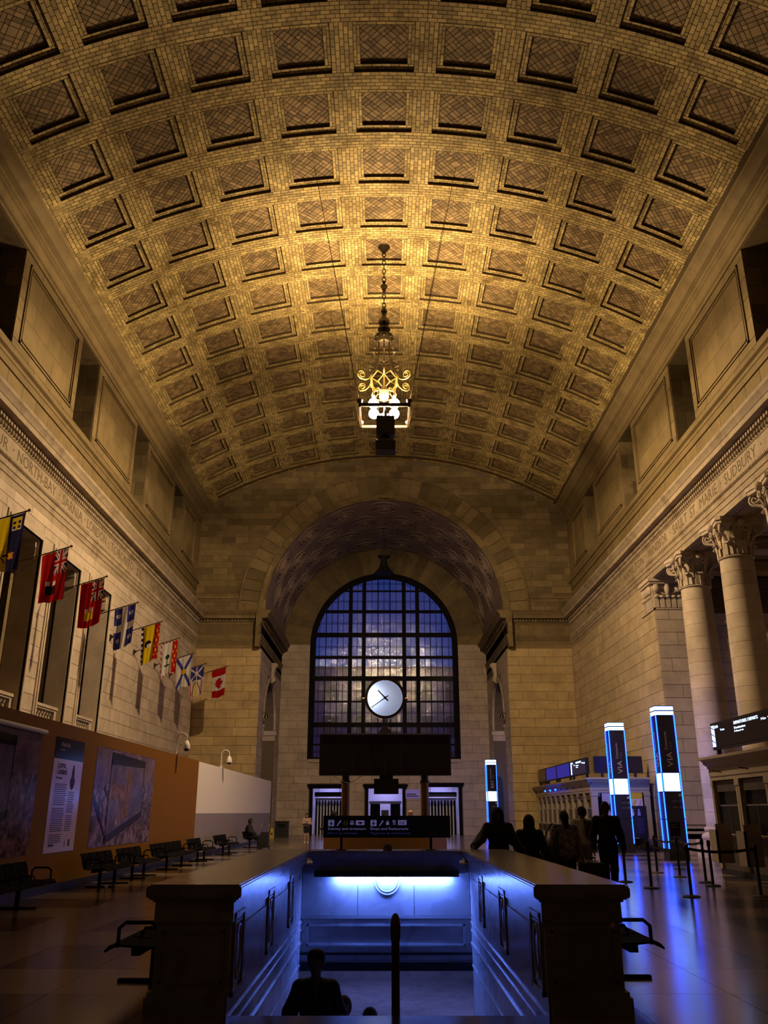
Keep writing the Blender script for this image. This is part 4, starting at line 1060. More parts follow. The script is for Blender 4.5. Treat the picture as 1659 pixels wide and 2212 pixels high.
m = MB(); m.lathe([(.02,17.45),(.12,17.5),(.20,17.62),(.20,18.0),(.12,18.1),(.02,18.12)], 14, (0,0,-17.0)); m.build('centre_drum', M['parchment'], ch, smooth=40)
m = MB(); m.cyl((0,0,Zc(18.1)),(0,0,Zc(20.2)),.03); m.build('centre_rod', M['iron'], ch)
for sx in (-1,1):
    for sy in (-1,1):
        m = MB(); m.tube([(.10*sx,.10*sy,Zc(17.85)),(.25*sx,.28*sy,Zc(17.95)),(.42*sx,.46*sy,Zc(17.75)),(.42*sx,.46*sy,Zc(17.40))], .03, 6); ar = m.build('lamp_arm', M['gilt'], ch, smooth=60)
        MB().cyl((.42*sx,.46*sy,Zc(17.32)),(.42*sx,.46*sy,Zc(17.48)),.08,.06).build('lamp_socket', M['white'], ar)
        MB().sphere((.42*sx,.46*sy,Zc(17.12)),(.215,.215,.22),12,8).build('globe', M['bulb'], ch, smooth=80)
MB().sphere((0,0,Zc(16.66)), .10, 10, 7).build('added_globe', M['added_bulb'], ch, smooth=80); MB().cyl((0,0,Zc(16.76)),(0,0,Zc(17.5)),.02,n=8).build('added_globe_rod', M['iron'], ch); MB().lathe([(.27,16.78),(.20,16.82),(.04,16.86)], 20, (0,0,-17.0)).build('added_globe_shade', M['iron'], ch, smooth=40)  # globe added for wall light, its shade keeps that off the vault
# square hanging frame with its wires and the two dark cabinets under it
fr = thing('hanging_frame', 'square dark metal frame hung on wires around the glowing globes', 'frame', (.02, 31.35, 16.85))
for nm, q in (('frame_bar',(-1.03,1.03,-1.03,-.95,-.05,.09)),('frame_bar',(-1.03,1.03,.95,1.03,-.05,.05)),('frame_bar',(-1.03,-.95,-1.03,1.03,-.05,.05)),('frame_bar',(.95,1.03,-1.03,1.03,-.05,.05)),('cross_bar',(-.03,.03,-1,1,-.03,.03))):
    MB().box(*q).build(nm, M['frame_brown'], fr)
for p, t in (((-1,-1),(-2.7,26.0)),((1,-1),(2.75,26.0)),((-1,1),(-2.7,36.5)),((1,1),(2.7,36.5)),((-.98,-.98),(-2.55,28.6)),((.98,-.98),(2.55,28.6))):
    MB().cyl((p[0],p[1],.05), (t[0], t[1]-31.35, vault_z(t[0])+.35-16.85), .012, n=5).build('wire', M['iron'], fr)
for z0, z1, w, nm, lb in ((15.57,16.30,.36,'cabinet','upper dark box hanging directly under the globes'),(14.86,15.25,.39,'cabinet','lower dark box with sloping neck hanging under the chandelier')):
    c = thing('loudspeaker', lb, 'loudspeaker', (.06, 30.45, z0))
    MB().box(-w,w,-.3,.3,0,z1-z0).build('cabinet', mat('speaker_'+str(z0), (.03,.02,.03), .6), c)
    MB().box(-w+.03,w-.03,-.312,-.30,.03,z1-z0-.03).build('grille', M['black'], c)
    for sx in (-.28,.28): MB().cyl((sx,-.09,z1-z0),(sx,-.09,16.80-z0),.012,n=6).build('hanging_rod', M['iron'], c)
    m = MB(); h = z1-z0
    m.add([(-w,-.28,h),(w,-.28,h),(w,.28,h),(-w,.28,h),(-.10,-.1,h+.30),(.10,-.1,h+.30),(.10,.1,h+.30),(-.10,.1,h+.30)], [(0,1,5,4),(1,2,6,5),(2,3,7,6),(3,0,4,7),(4,5,6,7)]) if z0 < 15.2 else m.box(-.05,.05,.1,.2,h,h+.46)
    m.build('neck', M['black'], c)
# four added floodlights on the frame corners, there to brighten the vault
for sx in (-1,1):
    for sy in (-1,1):
        f = MB(); f.lathe([(.02,.0),(.10,.02),(.13,.14),(.12,.14),(.09,.04),(.0,.03)], 14, (sx*.99, sy*.99, .09), caps=False); f.build('added_floodlight', M['iron'], fr, smooth=40)
        ld = bpy.data.lights.new('added_floodlight_beam', 'SPOT'); ld.energy = UPLIGHT; ld.color = (1.0, .70, .37); ld.spot_size = math.radians(120); ld.spot_blend = 1.0; ld.shadow_soft_size = .10
        lo = bpy.data.objects.new('added_floodlight_beam', ld); COL.objects.link(lo); lo.parent = fr; lo.location = (sx*.99, sy*.99, .27); lo.rotation_euler = (PI, 0, 0)
# lantern in the recess
la = thing('lantern', 'small unlit bell-shaped lantern hanging in the dark barrel vault', 'lamp', (0, 60.5, 18.2))
m = MB(); m.lathe([(.75,0),(.70,.10),(.45,.25),(.28,.7),(.20,1.1),(.45,1.25),(.5,1.35),(.1,1.45)], 12); m.build('bell', M['black'], la, smooth=40); MB().cyl((0,0,1.4),(0,0,3.5),.03).build('rod', M['black'], la)
# ------------------------------------------------------------ flags on poles from the left wall
def mat_cloth(name, col, rough):
    m, t, b = nt(name); L = t.links
    df = N(t, 'ShaderNodeBsdfDiffuse'); df.inputs[0].default_value = (*col, 1); tl = N(t, 'ShaderNodeBsdfTranslucent'); tl.inputs[0].default_value = (*col, 1)
    mx = N(t, 'ShaderNodeMixShader'); mx.inputs[0].default_value = .5; L.new(df.outputs[0], mx.inputs[1]); L.new(tl.outputs[0], mx.inputs[2]); L.new(mx.outputs[0], t.nodes['Material Output'].inputs['Surface']); return m
C = {'red': mat_cloth('flag_red',(.42,.012,.012),.8), 'navy': mat_cloth('flag_navy',(.02,.018,.06),.8), 'blue': mat_cloth('flag_blue',(.05,.05,.30),.8), 'white': mat_cloth('flag_white',(.68,.64,.62),.8),
     'yellow': mat_cloth('flag_yellow',(.66,.48,.01),.8), 'green': mat_cloth('flag_green',(.02,.05,.03),.8), 'orange': mat_cloth('flag_orange',(.72,.30,.02),.8), 'black': mat_cloth('flag_black',(.012,.012,.014),.8)}
CK = list(C)
def jack(s, t):      # canton 0..1
    x, y = s, t
    if abs(x-.5) < .075 or abs(y-.5) < .10: return 'red'
    if abs(x-.5) < .13 or abs(y-.5) < .17: return 'white'
    d1, d2 = abs(x-y), abs(x-(1-y))
    if min(d1, d2) < .045: return 'red'
    if min(d1, d2) < .13: return 'white'
    return 'navy'
def inpoly(x, y, P):
    c = False
    for i in range(len(P)):
        (x0,y0),(x1,y1) = P[i-1], P[i]
        if (y0 > y) != (y1 > y) and x < (x1-x0)*(y-y0)/(y1-y0)+x0: c = not c
    return c
LEAF = [(0,-1),(.18,-.62),(.42,-.72),(.34,-.28),(.62,-.52),(.70,-.36),(.95,-.38),(.86,-.10),(1,.02),(.56,.36),(.60,.54),(.08,.46),(.08,.95)]
LEAF = LEAF + [(-a,b) for a,b in reversed(LEAF[1:])]
def ensign(s, t, shield):
    if s < .46 and t < .5: return jack(s/.46, t/.5)
    if abs(s-.72) < .13 and abs(t-.55) < .19:
        if s < .67: return 'white' if abs(t-.55) > .05 else 'red'
        return shield
    return 'red'
def f_sask(s, t):
    if .05 < s < .27 and .10 < t < .42: return 'yellow' if (s < .11 or abs(t-.26) < .03 or abs(s-.18) < .015) else ('white' if (t < .13 or t > .39 or s > .255) else 'navy')
    a = math.atan2(t-.36, s-.72); r = math.hypot((s-.72)*1.9, t-.36)
    if r < .07+.07*abs(math.cos(3*a)): return 'orange'
    a = math.atan2(t-.66, s-.74); r = math.hypot((s-.74)*1.9, t-.66)
    if r < .24*abs(math.cos(3.5*a))**6+.02: return 'black'
    return 'navy' if t < .5 else 'yellow'
def f_que(s, t):
    if abs(s-.5) < .085 or abs(t-.5) < .13: return 'white'
    for cs in (.2,.8):
        for ct in (.2,.8):
            x, y = (s-cs)*2, t-ct
            if (abs(y) < .028 and abs(x) < .13) or (abs(x-.02) < .02 and abs(y) < .09) or (abs(abs(y)-.065) < .025 and -.09 < x < .02): return 'white'
    return 'blue'
def f_nb(s, t):
    if t < .30: return 'orange' if (math.sin(s*23)*math.sin(t*33) > .35 and .1 < s < .9) else 'red'
    if t > .90: return 'white' if int(s*14) % 2 else 'navy'
    if t > .84: return 'navy'
    if math.hypot((s-.5)*1.6, t-.60) < .17: return 'white' if s > .5 and t < .66 else 'black'
    return 'yellow'
def f_pei(s, t):
    e = min(s*2, (1-s)*2, 1-t)
    if e < .07: return 'red' if int((s+t)*11) % 2 else 'white'
    if t < .30: return 'orange' if (math.sin(s*23)*math.sin(t*33) > .4 and .15 < s < .85) else 'red'
    if math.hypot((s-.45)*1.8, t-.58) < .13 or (.45 < s < .75 and abs(t-.60) < .02) or (abs(s-.70) < .03 and .45 < t < .75): return 'green'
    return 'white'
def f_ns(s, t):
    if math.hypot((s-.5)*1.8, t-.5) < .17: return 'yellow' if math.hypot((s-.5)*1.8, t-.5) > .10 or int(s*40) % 2 else 'orange'
    if min(abs(s-t), abs(s-(1-t))) < .105: return 'blue'
    return 'white'
def f_nl(s, t):
    if abs(t-.5) < .03 or abs(s-.48) < .018: return 'white'
    if s < .48:
        return 'blue' if min(abs(s/.48-t), abs(s/.48-(1-t))) > .07 else 'white'
    d = abs(t-.5)
    if abs(d-(s-.48)*.85) < .03 or abs(d-.42) < .03: return 'red'
    if abs(d-.06) < .04: return 'yellow'
    return 'white'
def f_can(s, t):
    if s < .25 or s > .75: return 'red'
    return 'red' if inpoly((s-.5)/.2, (t-.5)/.40, LEAF) else 'white'
FL = [(22.35, -9.97, f_sask, 'flag hanging down in yellow and dark blue with crest and lily'), (25.75, -9.97, lambda s,t: ensign(s,t,'black'), 'red flag with union jack corner and dark shield, nearer of two'),
      (29.4, -9.97, lambda s,t: ensign(s,t,'yellow'), 'red flag with union jack corner and gold green shield, farther of two'), (33.4, -9.95, f_que, 'blue flag with white cross and four white lilies'),
      (37.1, -9.88, f_nb, 'yellow flag with red lion band and ship'), (40.8, -9.94, f_pei, 'white flag with red lion band and green tree'),
      (44.7, -10.08, f_ns, 'white flag with blue diagonal cross and yellow crest'), (48.0, -10.1, f_nl, 'white flag with blue and red triangle lines, half hidden'), (50.4, -9.32, f_can, 'red and white flag with a red maple leaf')]
flag_things = []
for k, (y, xt, fn, lb) in enumerate(FL):
    r = thing('flag', lb+' on its pole', 'flag', (-W+.02, y, 8.87), group='flags on poles along the left wall')
    L = xt+W; dz = .68*L/2.13
    m = MB(); m.tube([(.05,0,.02),(L,0,dz)], .022, 8); m.build('pole', M['iron'], r)
    MB().sphere((L+.02,0,dz+.01), .045, 8, 6).build('finial', M['gilt'], r)
    m = MB(); m.cyl((0,0,0),(.12,0,.04),.07,.05); m.box(0,.03,-.08,.08,-.14,.12); m.build('bracket', M['iron'], r)
    nx, nz = 40, 80; wd, ht = .82, 1.62; x0 = L-.06-wd
    me = bpy.data.meshes.new('cloth'); vs, fs, mi = [], [], []
    for j in range(nz+1):
        s = j/nz
        for i in range(nx+1):
            u = i/nx; amp = .012+.05*s
            yy = amp*math.sin(u*11+k*1.7+s*1.5)+amp*.5*math.sin(u*23+k+s*3)
            sag = .02*math.sin(PI*u)
            vs.append((x0+u*wd+.05*s*(1-2*u)+.035*s, yy, dz*(x0+u*wd)/L-.03-s*ht*(1-.03*math.sin(u*5+k))-sag*0))
    for j in range(nz):
        for i in range(nx):
            a = j*(nx+1)+i; fs.append((a, a+nx+1, a+nx+2, a+1)); mi.append(CK.index(fn((j+.5)/nz, 1-(i+.5)/nx)))
    me.from_pydata(vs, [], fs)
    for n_ in CK: me.materials.append(C[n_])
    me.polygons.foreach_set('material_index', mi); me.shade_smooth()
    link('cloth', me, r)
    # halyard from the tip back to the wall
    m = MB(); m.tube([(L-.9,0,dz-.9*dz/L),(.35,0,-.4),(.03,0,-2.2)], .006, 4); m.build('halyard', M['iron'], r)
# ------------------------------------------------------------ hoarding with posters
HX = -7.0
h = thing('hoarding', 'long temporary hoarding wall, rust orange then white over grey, on the left', 'hoarding', (HX, 33, 0))
def hb(nm, y0, y1, z0, z1, m, x0=-.12, x1=0): return MB().box(x0, x1, y0-33, y1-33, z0, z1).build(nm, m, h)
hb('orange_panel', 6, 33.4, 0, 3.42, M['hoard_orange']); hb('white_panel', 33.4, 55.2, 1.55, 3.40, M['hoard_white']); hb('grey_panel', 33.4, 55.2, 0, 1.55, M['hoard_grey']); hb('skirting', 6, 55.2, 0, .16, M['black'], 0, .02)
def noise_print(name, cols, scale, thr=(.35,.65), rough=.14):
    m, t, b = nt(name); L = t.links
    tc = N(t, 'ShaderNodeTexCoord'); no = N(t, 'ShaderNodeTexNoise'); L.new(tc.outputs['Object'], no.inputs['Vector']); no.inputs['Scale'].default_value = scale; no.inputs['Detail'].default_value = 10; no.inputs['Roughness'].default_value = .7
    cr = N(t, 'ShaderNodeValToRGB'); L.new(no.outputs['Fac'], cr.inputs[0])
    cr.color_ramp.elements[0].position, cr.color_ramp.elements[1].position = thr
    cr.color_ramp.elements[0].color = (*cols[0],1); cr.color_ramp.elements[1].color = (*cols[1],1)
    L.new(cr.outputs[0], b.inputs['Base Color']); b.inputs['Roughness'].default_value = rough; b.inputs['Specular IOR Level'].default_value = .25; return m
PRT = {'sky': noise_print('print_sky', ((.08,.045,.11),(.26,.17,.30)), 1.2), 'sea': noise_print('print_surf', ((.02,.012,.025),(.34,.24,.34)), 4.5, (.42,.66)), 'rock': noise_print('print_rock', ((.015,.008,.015),(.30,.17,.28)), 3.2, (.42,.62)),
       'glass': noise_print('print_case', ((.05,.035,.12),(.19,.14,.30)), 1.6), 'wood': noise_print('print_driftwood', ((.03,.015,.01),(.34,.15,.05)), 3.5), 'black': mat('print_black',(.008,.006,.01),.15,0,.2), 'paper': mat('print_paper',(.58,.46,.58),.15), 'ink': mat('print_ink',(.03,.02,.05),.4), 'orange': mat('print_orange', (.7,.35,.08), .4)}
def poster(nm, lb, y0, y1, z0, z1):
    return thing(nm, lb, 'poster', (HX, y0, z0))
def pf(r, nm, m, poly, d=0):      # polygon in (y,z) of the poster, printed layer d
    mb = MB(); mb.prism(poly, .004+.0016*d, .006+.0016*d, Matrix(((0,0,1,0),(1,0,0,0),(0,1,0,0),(0,0,0,1)))); return mb.build(nm, m, r)
def R4(a, b, c, d): return [(a,c),(b,c),(b,d),(a,d)]
def picture(r, w, hgt, flip=0):
    pf(r, 'sheet', PRT['rock'], R4(0,w,0,hgt)); pf(r, 'sky_print', PRT['sky'], R4(.02,w-.02,hgt*.62,hgt-.02), 1); pf(r, 'surf_print', PRT['sea'], [(.02,hgt*.30),(w-.02,hgt*.42),(w-.02,hgt*.66),(.02,hgt*.62)], 2)
    a, b = w*.22, w*.80
    pf(r, 'case_print', PRT['glass'], [(a,hgt*.08),(b,hgt*.32),(b,hgt*.90),(a,hgt*.93)], 3)
    pf(r, 'case_top', PRT['black'], [(a,hgt*.84),(b+.03,hgt*.86),(b+.03,hgt*.94),(a,hgt*.97)], 5)
    pf(r, 'case_foot', PRT['black'], [(a-.02,hgt*.02),(a+.5,hgt*.06),(b,hgt*.28),(b,hgt*.36),(a-.02,hgt*.10)], 5)
    pf(r, 'case_edge', PRT['black'], R4(a,a+.05,hgt*.06,hgt*.9), 5); pf(r, 'case_edge', PRT['black'], R4(b-.04,b,hgt*.3,hgt*.9), 5)
    pf(r, 'driftwood', PRT['wood'], [(a+.05,hgt*.55),(a+.30,hgt*.72),(a+.55,hgt*.62),(a+1.2,hgt*.64),(a+1.5,hgt*.60),(a+1.6,hgt*.82),(a+1.85,hgt*.80),(a+1.95,hgt*.60),(a+1.8,hgt*.30),(a+1.3,hgt*.25),(a+.9,hgt*.48),(a+.4,hgt*.47),(a+.05,hgt*.45)], 4)
    pf(r, 'root_print', PRT['black'], [(a-.45,hgt*.58),(a-.1,hgt*.50),(a+.0,hgt*.47),(a+.0,hgt*.50),(a-.4,hgt*.62)], 6); pf(r, 'root_print', PRT['black'], [(.05,hgt*.46),(.45,hgt*.32),(a-.02,hgt*.10),(a+.05,hgt*.10),(.55,hgt*.38),(.1,hgt*.50)], 6)
    pf(r, 'flame_print', PRT['orange'], [(a+.75,hgt*.20),(a+.88,hgt*.22),(a+.84,hgt*.31)], 7)
r = poster('picture_poster', 'dark purple seascape poster with white top roller at the left edge', 11.6, 17.9, .8, 3.1); picture(r, 6.3, 2.3)
MB().cyl((.05,0,2.33),(.05,6.35,2.33),.05,n=10).build('roller', M['white'], r)
r = poster('picture_poster', 'purple seascape poster with driftwood in a glass case', 21.45, 27.0, .78, 3.12); picture(r, 5.5, 2.34)
r = poster('text_poster', 'tall white text poster with black header on the orange hoarding', 18.68, 20.5, .78, 3.12); w, hg = 1.82, 2.34
pf(r, 'sheet', PRT['paper'], R4(0,w,0,hg*.81)); pf(r, 'header', PRT['black'], R4(0,w,hg*.81,hg))
TM = lambda y, z, d=3: frame_mat((.004+.0016*d, y, z), (0,1,0), (0,0,1))
text('A Kind of Order', .14, PRT['paper'], r, TM(.32, hg*.92), 'heading', width=.55, extrude=.001); text('Union Station', .06, PRT['paper'], r, TM(.32, hg*.885), 'heading', width=.28, extrude=.001)
text('Lazarus,', .2, PRT['ink'], r, TM(.28, hg*.735), 'heading', width=.48, height=.15, extrude=.001); text('Contained', .2, PRT['ink'], r, TM(.26, hg*.675), 'heading', width=.58, height=.14, extrude=.001); text('By Dorsey James', .1, PRT['ink'], r, TM(.26, hg*.635), 'heading', width=.36, height=.06, extrude=.001)
rnd = random.Random(3)
for x0, x1, zt, n in ((.22,.98,.585,32),(1.08,1.52,.52,22)):
    mb = MB()
    for i in range(n):
        z = hg*zt-i*.038
        if i in (12, 26) : continue
        mb.prism(R4(x0, x1-rnd.uniform(0,.1), z, z+.016), .0075, .0085, Matrix(((0,0,1,0),(1,0,0,0),(0,1,0,0),(0,0,0,1))))
    mb.build('body_text', PRT['ink'], r, kind='stuff')
pf(r, 'portrait_print', PRT['ink'], [(1.26+.17*math.cos(t)*(1 if math.sin(t) < 0 else .5), hg*.66+.27*math.sin(t)) for t in [2*PI*i/20 for i in range(20)]], 1)
pf(r, 'logo', PRT['ink'], R4(.25,.55,.12,.17), 1); pf(r, 'logo', PRT['ink'], R4(1.40,1.52,.10,.24), 1); pf(r, 'logo', PRT['ink'], R4(1.18,1.22,.10,.22), 1)
# gooseneck cameras on top of the hoarding
for y, lb in ((29.8, 'white gooseneck security camera above the orange part of the hoarding'), (38.2, 'white gooseneck security camera above the white part of the hoarding')):
    r = thing('security_camera', lb, 'camera', (HX-.05, y, 3.42), group='gooseneck cameras on the hoarding')
    m = MB(); m.tube([(0,0,0),(0,0,.55)]+[(.17-.17*math.cos(PI*i/10), 0, .55+.17*math.sin(PI*i/10)) for i in range(1,11)]+[(.34,0,.45)], .022, 8); m.build('arm', M['white'], r, smooth=60)
    m = MB(); m.lathe([(.03,.47),(.06,.44),(.11,.34),(.12,.27),(.12,.20)], 14, (.34,0,0)); m.build('housing', M['white'], r, smooth=50)
    MB().sphere((.34,0,.21), .095, 12, 8).build('dome', M['glass_dark'], r, smooth=60)
    MB().box(-.05,.08,-.05,.05,-.02,.03).build('clamp', M['white'], r)
# ------------------------------------------------------------ beam seating
def make_bench(name, n, label, group):
    """n seats along local y, facing +x"""
    r = thing(name, label, 'bench', (0,0,0), group=group); pit = .56; Lb = n*pit
    MB().box(-.03,.05,0,Lb,.33,.40).build('beam', M['bench'], r)
    for yy in ([.25*Lb, .75*Lb] if n > 2 else [.5*Lb]):
        m = MB(); m.box(-.03,.03,yy-.03,yy+.03,.03,.34); lg = m.build('leg', M['bench'], r); MB().box(-.30,.34,yy-.035,yy+.035,0,.03).build('foot', M['bench'], lg)
    sm = MB(); bmh = MB(); 
    prof = [(-.20,.42),(-.12,.405),(.05,.41),(.20,.425),(.27,.41),(.31,.37)]
    for (x0,z0),(x1,z1) in zip(prof, prof[1:]): sm.add([(x0,.03,z0),(x1,.03,z1),(x1,pit-.03,z1),(x0,pit-.03,z0),(x0,.03,z0-.02),(x1,.03,z1-.02),(x1,pit-.03,z1-.02),(x0,pit-.03,z0-.02)], [(0,1,2,3),(7,6,5,4),(0,4,5,1),(2,6,7,3),(1,5,6,2),(3,7,4,0)])
    pb = [(-.20,.42),(-.235,.52),(-.26,.62),(-.30,.72)]
    for (x0,z0),(x1,z1) in zip(pb, pb[1:]): bmh.add([(x0,.03,z0),(x1,.03,z1),(x1,pit-.03,z1),(x0,pit-.03,z0),(x0-.02,.03,z0),(x1-.02,.03,z1),(x1-.02,pit-.03,z1),(x0-.02,pit-.03,z0)], [(0,1,2,3),(7,6,5,4),(0,4,5,1),(2,6,7,3),(1,5,6,2),(3,7,4,0)])
    sme, bme = sm.mesh('seat', M['bench']), bmh.mesh('backrest', M['bench'])
    am = MB(); am.tube([(-.18,0,.40),(-.18,0,.56),(-.13,0,.61),(.12,0,.61),(.18,0,.56),(.18,0,.40)], .018, 7); ame = am.mesh('armrest', M['bench'], 60)
    dv = MB(); dv.tube([(-.16,0,.41),(-.14,0,.50),(.08,0,.50),(.12,0,.41)], .014, 6); dme = dv.mesh('seat_divider', M['bench'], 60)
    bo = MB().sphere((0,0,0), .020, 6, 5).mesh('bolt', M['chrome'])
    for i in range(n):
        link('seat', sme, r, loc=(0,i*pit,0)); bk = link('backrest', bme, r, loc=(0,i*pit,0))
        link('bolt', bo, bk, loc=(-.20,.06,.45)); link('bolt', bo, bk, loc=(-.20,pit-.06,.45))
    for i in (0, n): link('armrest', ame, r, loc=(0,i*pit,0))
    for i in range(1, n): link('seat_divider', dme, r, loc=(0,i*pit,0))
    return r
BN = [(13.2, 7, 'black bench nearest the left edge, in front of the dark seascape poster'), (20.1, 4, 'black bench just past the white text poster'), (22.7, 4, 'black bench under the driftwood poster'),
      (25.9, 7, 'long black bench before the orange hoarding, farthest of the orange stretch'), (30.7, 4, 'black bench where the orange hoarding meets the white'), (35.4, 5, 'black bench in front of the grey and white hoarding')]
for y, n, lb in BN:
    b = make_bench('seat_bench', n, lb, 'benches along the hoarding'); b.location = (-6.38, y, 0)
b = make_bench('seat_bench', 5, 'black bench backed against the left side of the stair parapet', 'benches beside the stairwell'); b.location = (PX0-.36, 8.75+5*.56, 0); b.rotation_euler = (0,0,PI)
b = make_bench('seat_bench', 5, 'black bench backed against the right side of the stair parapet', 'benches beside the stairwell'); b.location = (PX1+.36, 8.95, 0)
cu = MB().lathe([(.03,0),(.04,.11),(.042,.12)], 10).build('paper_cup', M['white']); cu.location = (-5.9, 19.6, 0); tag(cu, 'small pale paper cup left on the floor by the hoarding benches', 'cup')
# ------------------------------------------------------------ lit totems
def totem(x, y, H, lb, word, sub, sub2, scale=1.0):
    r = thing('information_totem', lb, 'totem', (x, y, 0), group='tall totems with blue edge lines')
    a, b = .335, .30
    MB().box(-a+.01,a-.01,-b+.01,b-.01,.35,H-.32).build('body', M['totem'], r)
    MB().box(-a-.02,a+.02,-b-.02,b+.02,0,.35).build('base', M['black'], r)
    for z0, z1 in ((H-.15,H-.02),(H-.32,H-.19)): MB().box(-a,a,-b,b,z0,z1).build('top_band', M['screen'], r)
    MB().box(-a-.01,a+.01,-b-.01,b+.01,H-.01,H+.01).build('cap', M['black'], r); MB().box(-a-.006,a+.006,-b-.006,b+.006,H-.19,H-.15).build('band_joint', M['black'], r)
    for sx in (-1,1):
        for sy in (-1,1):
            for z0, z1 in ((.36,1.34),(1.37,2.27),(2.29,2.93),(2.95,H-.33)):
                m = MB(); m.box(sx*a-.016,sx*a+.016,sy*b-.016,sy*b+.016,z0,z1); m.build('edge_light', M['led'], r)
    for nm, q in (('white_panel',(-a+.05,a-.05,-b-.012,-b+.01)),('white_panel',(-a-.012,-a+.01,-b+.05,b-.05)),('white_panel',(a-.01,a+.012,-b+.05,b-.05)),('white_panel',(-a+.05,a-.05,b-.01,b+.012))):
        MB().box(*q, 2.30, 2.92).build(nm, M['screen'], r)
    for z in (1.355, 2.28, 2.94): MB().box(-a-.004,a+.004,-b-.004,b+.004,z-.008,z+.008).build('panel_joint', M['black'], r)
    F = lambda px, z, d=.004: frame_mat((px, -b+.006-d*0-.012, z), (0,0,1), (-1,0,0))
    text(word, .3, M['print_pink'], r, F(.12, 3.14), 'big_letters', width=.52, height=.20, extrude=.002)
    text(sub, .12, M['print_pink'], r, F(-.02, 3.74), 'small_letters', width=.64, height=.10, extrude=.002)
    text(sub2, .12, M['print_grey'], r, F(.14, 3.74), 'dim_letters', width=.26, height=.09, extrude=.002)
    G2 = lambda py, z: frame_mat((-a-.006, py, z), (0,0,1), (0,1,0))
    text(word, .3, M['print_pink'], r, G2(-.12, 3.14), 'big_letters', width=.52, height=.18, extrude=.002); text(sub, .12, M['print_pink'], r, G2(.04, 3.74), 'small_letters', width=.64, height=.08, extrude=.002)
    for k, z in enumerate((2.12,1.92,1.72)):
        MB().box(.20-.0,.29,-b-.004,-b+.012,z,z+.09).build('pictogram', M['print_pink'] if k == 0 else M['print_grey'], r)
        if k: MB().box(-.05,.15,-b-.003,-b+.012,z+.02,z+.06).build('caption', M['print_grey'], r)
    return r
totem(10.36, 32.3, 5.30, 'dark totem with blue edge lines and VIA lettering, nearer the stone columns', 'VIA', 'Concourse', 'Hall')
totem(10.02, 37.9, 5.25, 'dark totem with blue edge lines and VIA lettering, beside the far ticket office', 'VIA', 'Concourse', 'Hall')
totem(7.32, 60.6, 4.98, 'dark totem with blue edge lines and BAY lettering, in the far recess', 'BAY', 'Concourse', 'East')
# ------------------------------------------------------------ ticket kiosks
KP = [(0,2.42),(.04,2.42),(.04,2.52),(.06,2.53),(.06,2.74),(.10,2.76),(.10,2.80),(.20,2.86),(.20,2.90),(.28,2.98),(.28,3.05),(0,3.08)]
M['kiosk'] = mat('cream_kiosk_paint', (.34,.28,.215), .5)
M['kiosk_dark'] = mat('dark_counter_panel', (.07,.055,.05), .45)
def kiosk(lb, x0, x1, y0, y1, pitch):
    r = thing('ticket_kiosk', lb, 'kiosk', (x0, y0, 0)); L = y1-y0; D = x1-x0
    m = MB()
    sweep(m, KP, (0,0,0), (0,L,0), (-1,0,0)); sweep(m, KP, (0,0,0), (D,0,0), (0,-1,0)); sweep(m, KP, (0,L,0), (D,L,0), (0,1,0)); m.box(.0,D,0,L,2.42,3.04)
    m.box(-.28,0,-.28,0,2.98,3.05); m.box(-.2,0,-.2,0,2.86,2.98); m.box(-.06,0,-.06,0,2.42,2.86); m.box(-.28,0,L,L+.28,2.98,3.05)
    m.build('cornice', M['kiosk'], r)
    MB().box(.12,D,.12,L-.12,.0,2.42).build('dark_interior', M['glass_dark'], r)
    MB().box(-.02,D,-.02,L+.02,0,.14).build('kick_plate', M['black'], r)
    n = max(1, round(L/pitch))
    for i in range(n+1):
        y = i*L/n; m = MB(); w = .13
        ya, yb = max(0,y-w), min(L,y+w)
        m.box(-.03,.16,ya,yb,.14,2.42); m.box(-.05,.16,ya-.02,yb+.02,2.26,2.42); m.box(-.045,.16,ya-.012,yb+.012,.14,.36); po = m.build('pilaster', M['kiosk'], r)
        MB().box(-.036,-.03,y-.012 if 0 < i < n else (ya+yb)/2-.012,y+.012 if 0 < i < n else (ya+yb)/2+.012,.4,2.24).build('pilaster_groove', M['joint'], po)
    for i in range(n):
        a, b = i*L/n+.14, (i+1)*L/n-.14
        MB().box(.02,.12,a,b,.14,.98).build('counter_front', M['kiosk_dark'], r)
        MB().box(-.22,.14,a-.02,b+.02,.98,1.03).build('counter_shelf', M['kiosk'], r)
        MB().box(.06,.08,a,b,1.03,1.75).build('counter_glass', M['glass_dark'], r); MB().box(.04,.09,a,b,1.74,1.78).build('glass_rail', M['chrome'], r)
        MB().box(.05,.07,(a+b)/2-.01,(a+b)/2+.01,1.03,1.75).build('glass_post', M['chrome'], r)
        MB().box(.04,.12,a,b,2.12,2.40).build('blind', M['kiosk_dark'], r)
    m = MB()
    for e in (.12, D-.14): m.box(e-.12,e+.14,-.03,.16,.14,2.42); m.box(e-.14,e+.16,-.05,.16,2.28,2.42)
    m.build('end_pilasters', M['kiosk'], r)
    return r
kn = kiosk('cream ticket kiosk with dark windows at the right edge, under the lit departures screen', 9.3, 11.8, 16.0, 25.2, 1.85)
for i in range(5):
    y = 9.2-(i+.5)*1.84; m = MB()
    m.box(-.62,-.22,y-.62,y-.57,.35,1.30); m.box(-.62,-.57,y-.62,y-.10,.35,1.15); m.build('counter_screen', mat('counter_screen_%d' % i, (.30,.23,.19), .5), kn)
for i in range(5): MB().cyl((-.05,9.2-1.85*(i+.5),2.62),(-.30,9.2-1.85*(i+.5),2.66),.015,n=6).build('bracket_lamp', M['black'], kn)
kf = kiosk('cream ticket kiosk with pilasters and blue screens on its roof, by the far pier', 9.3, 11.9, 40.0, 54.0, 1.40)
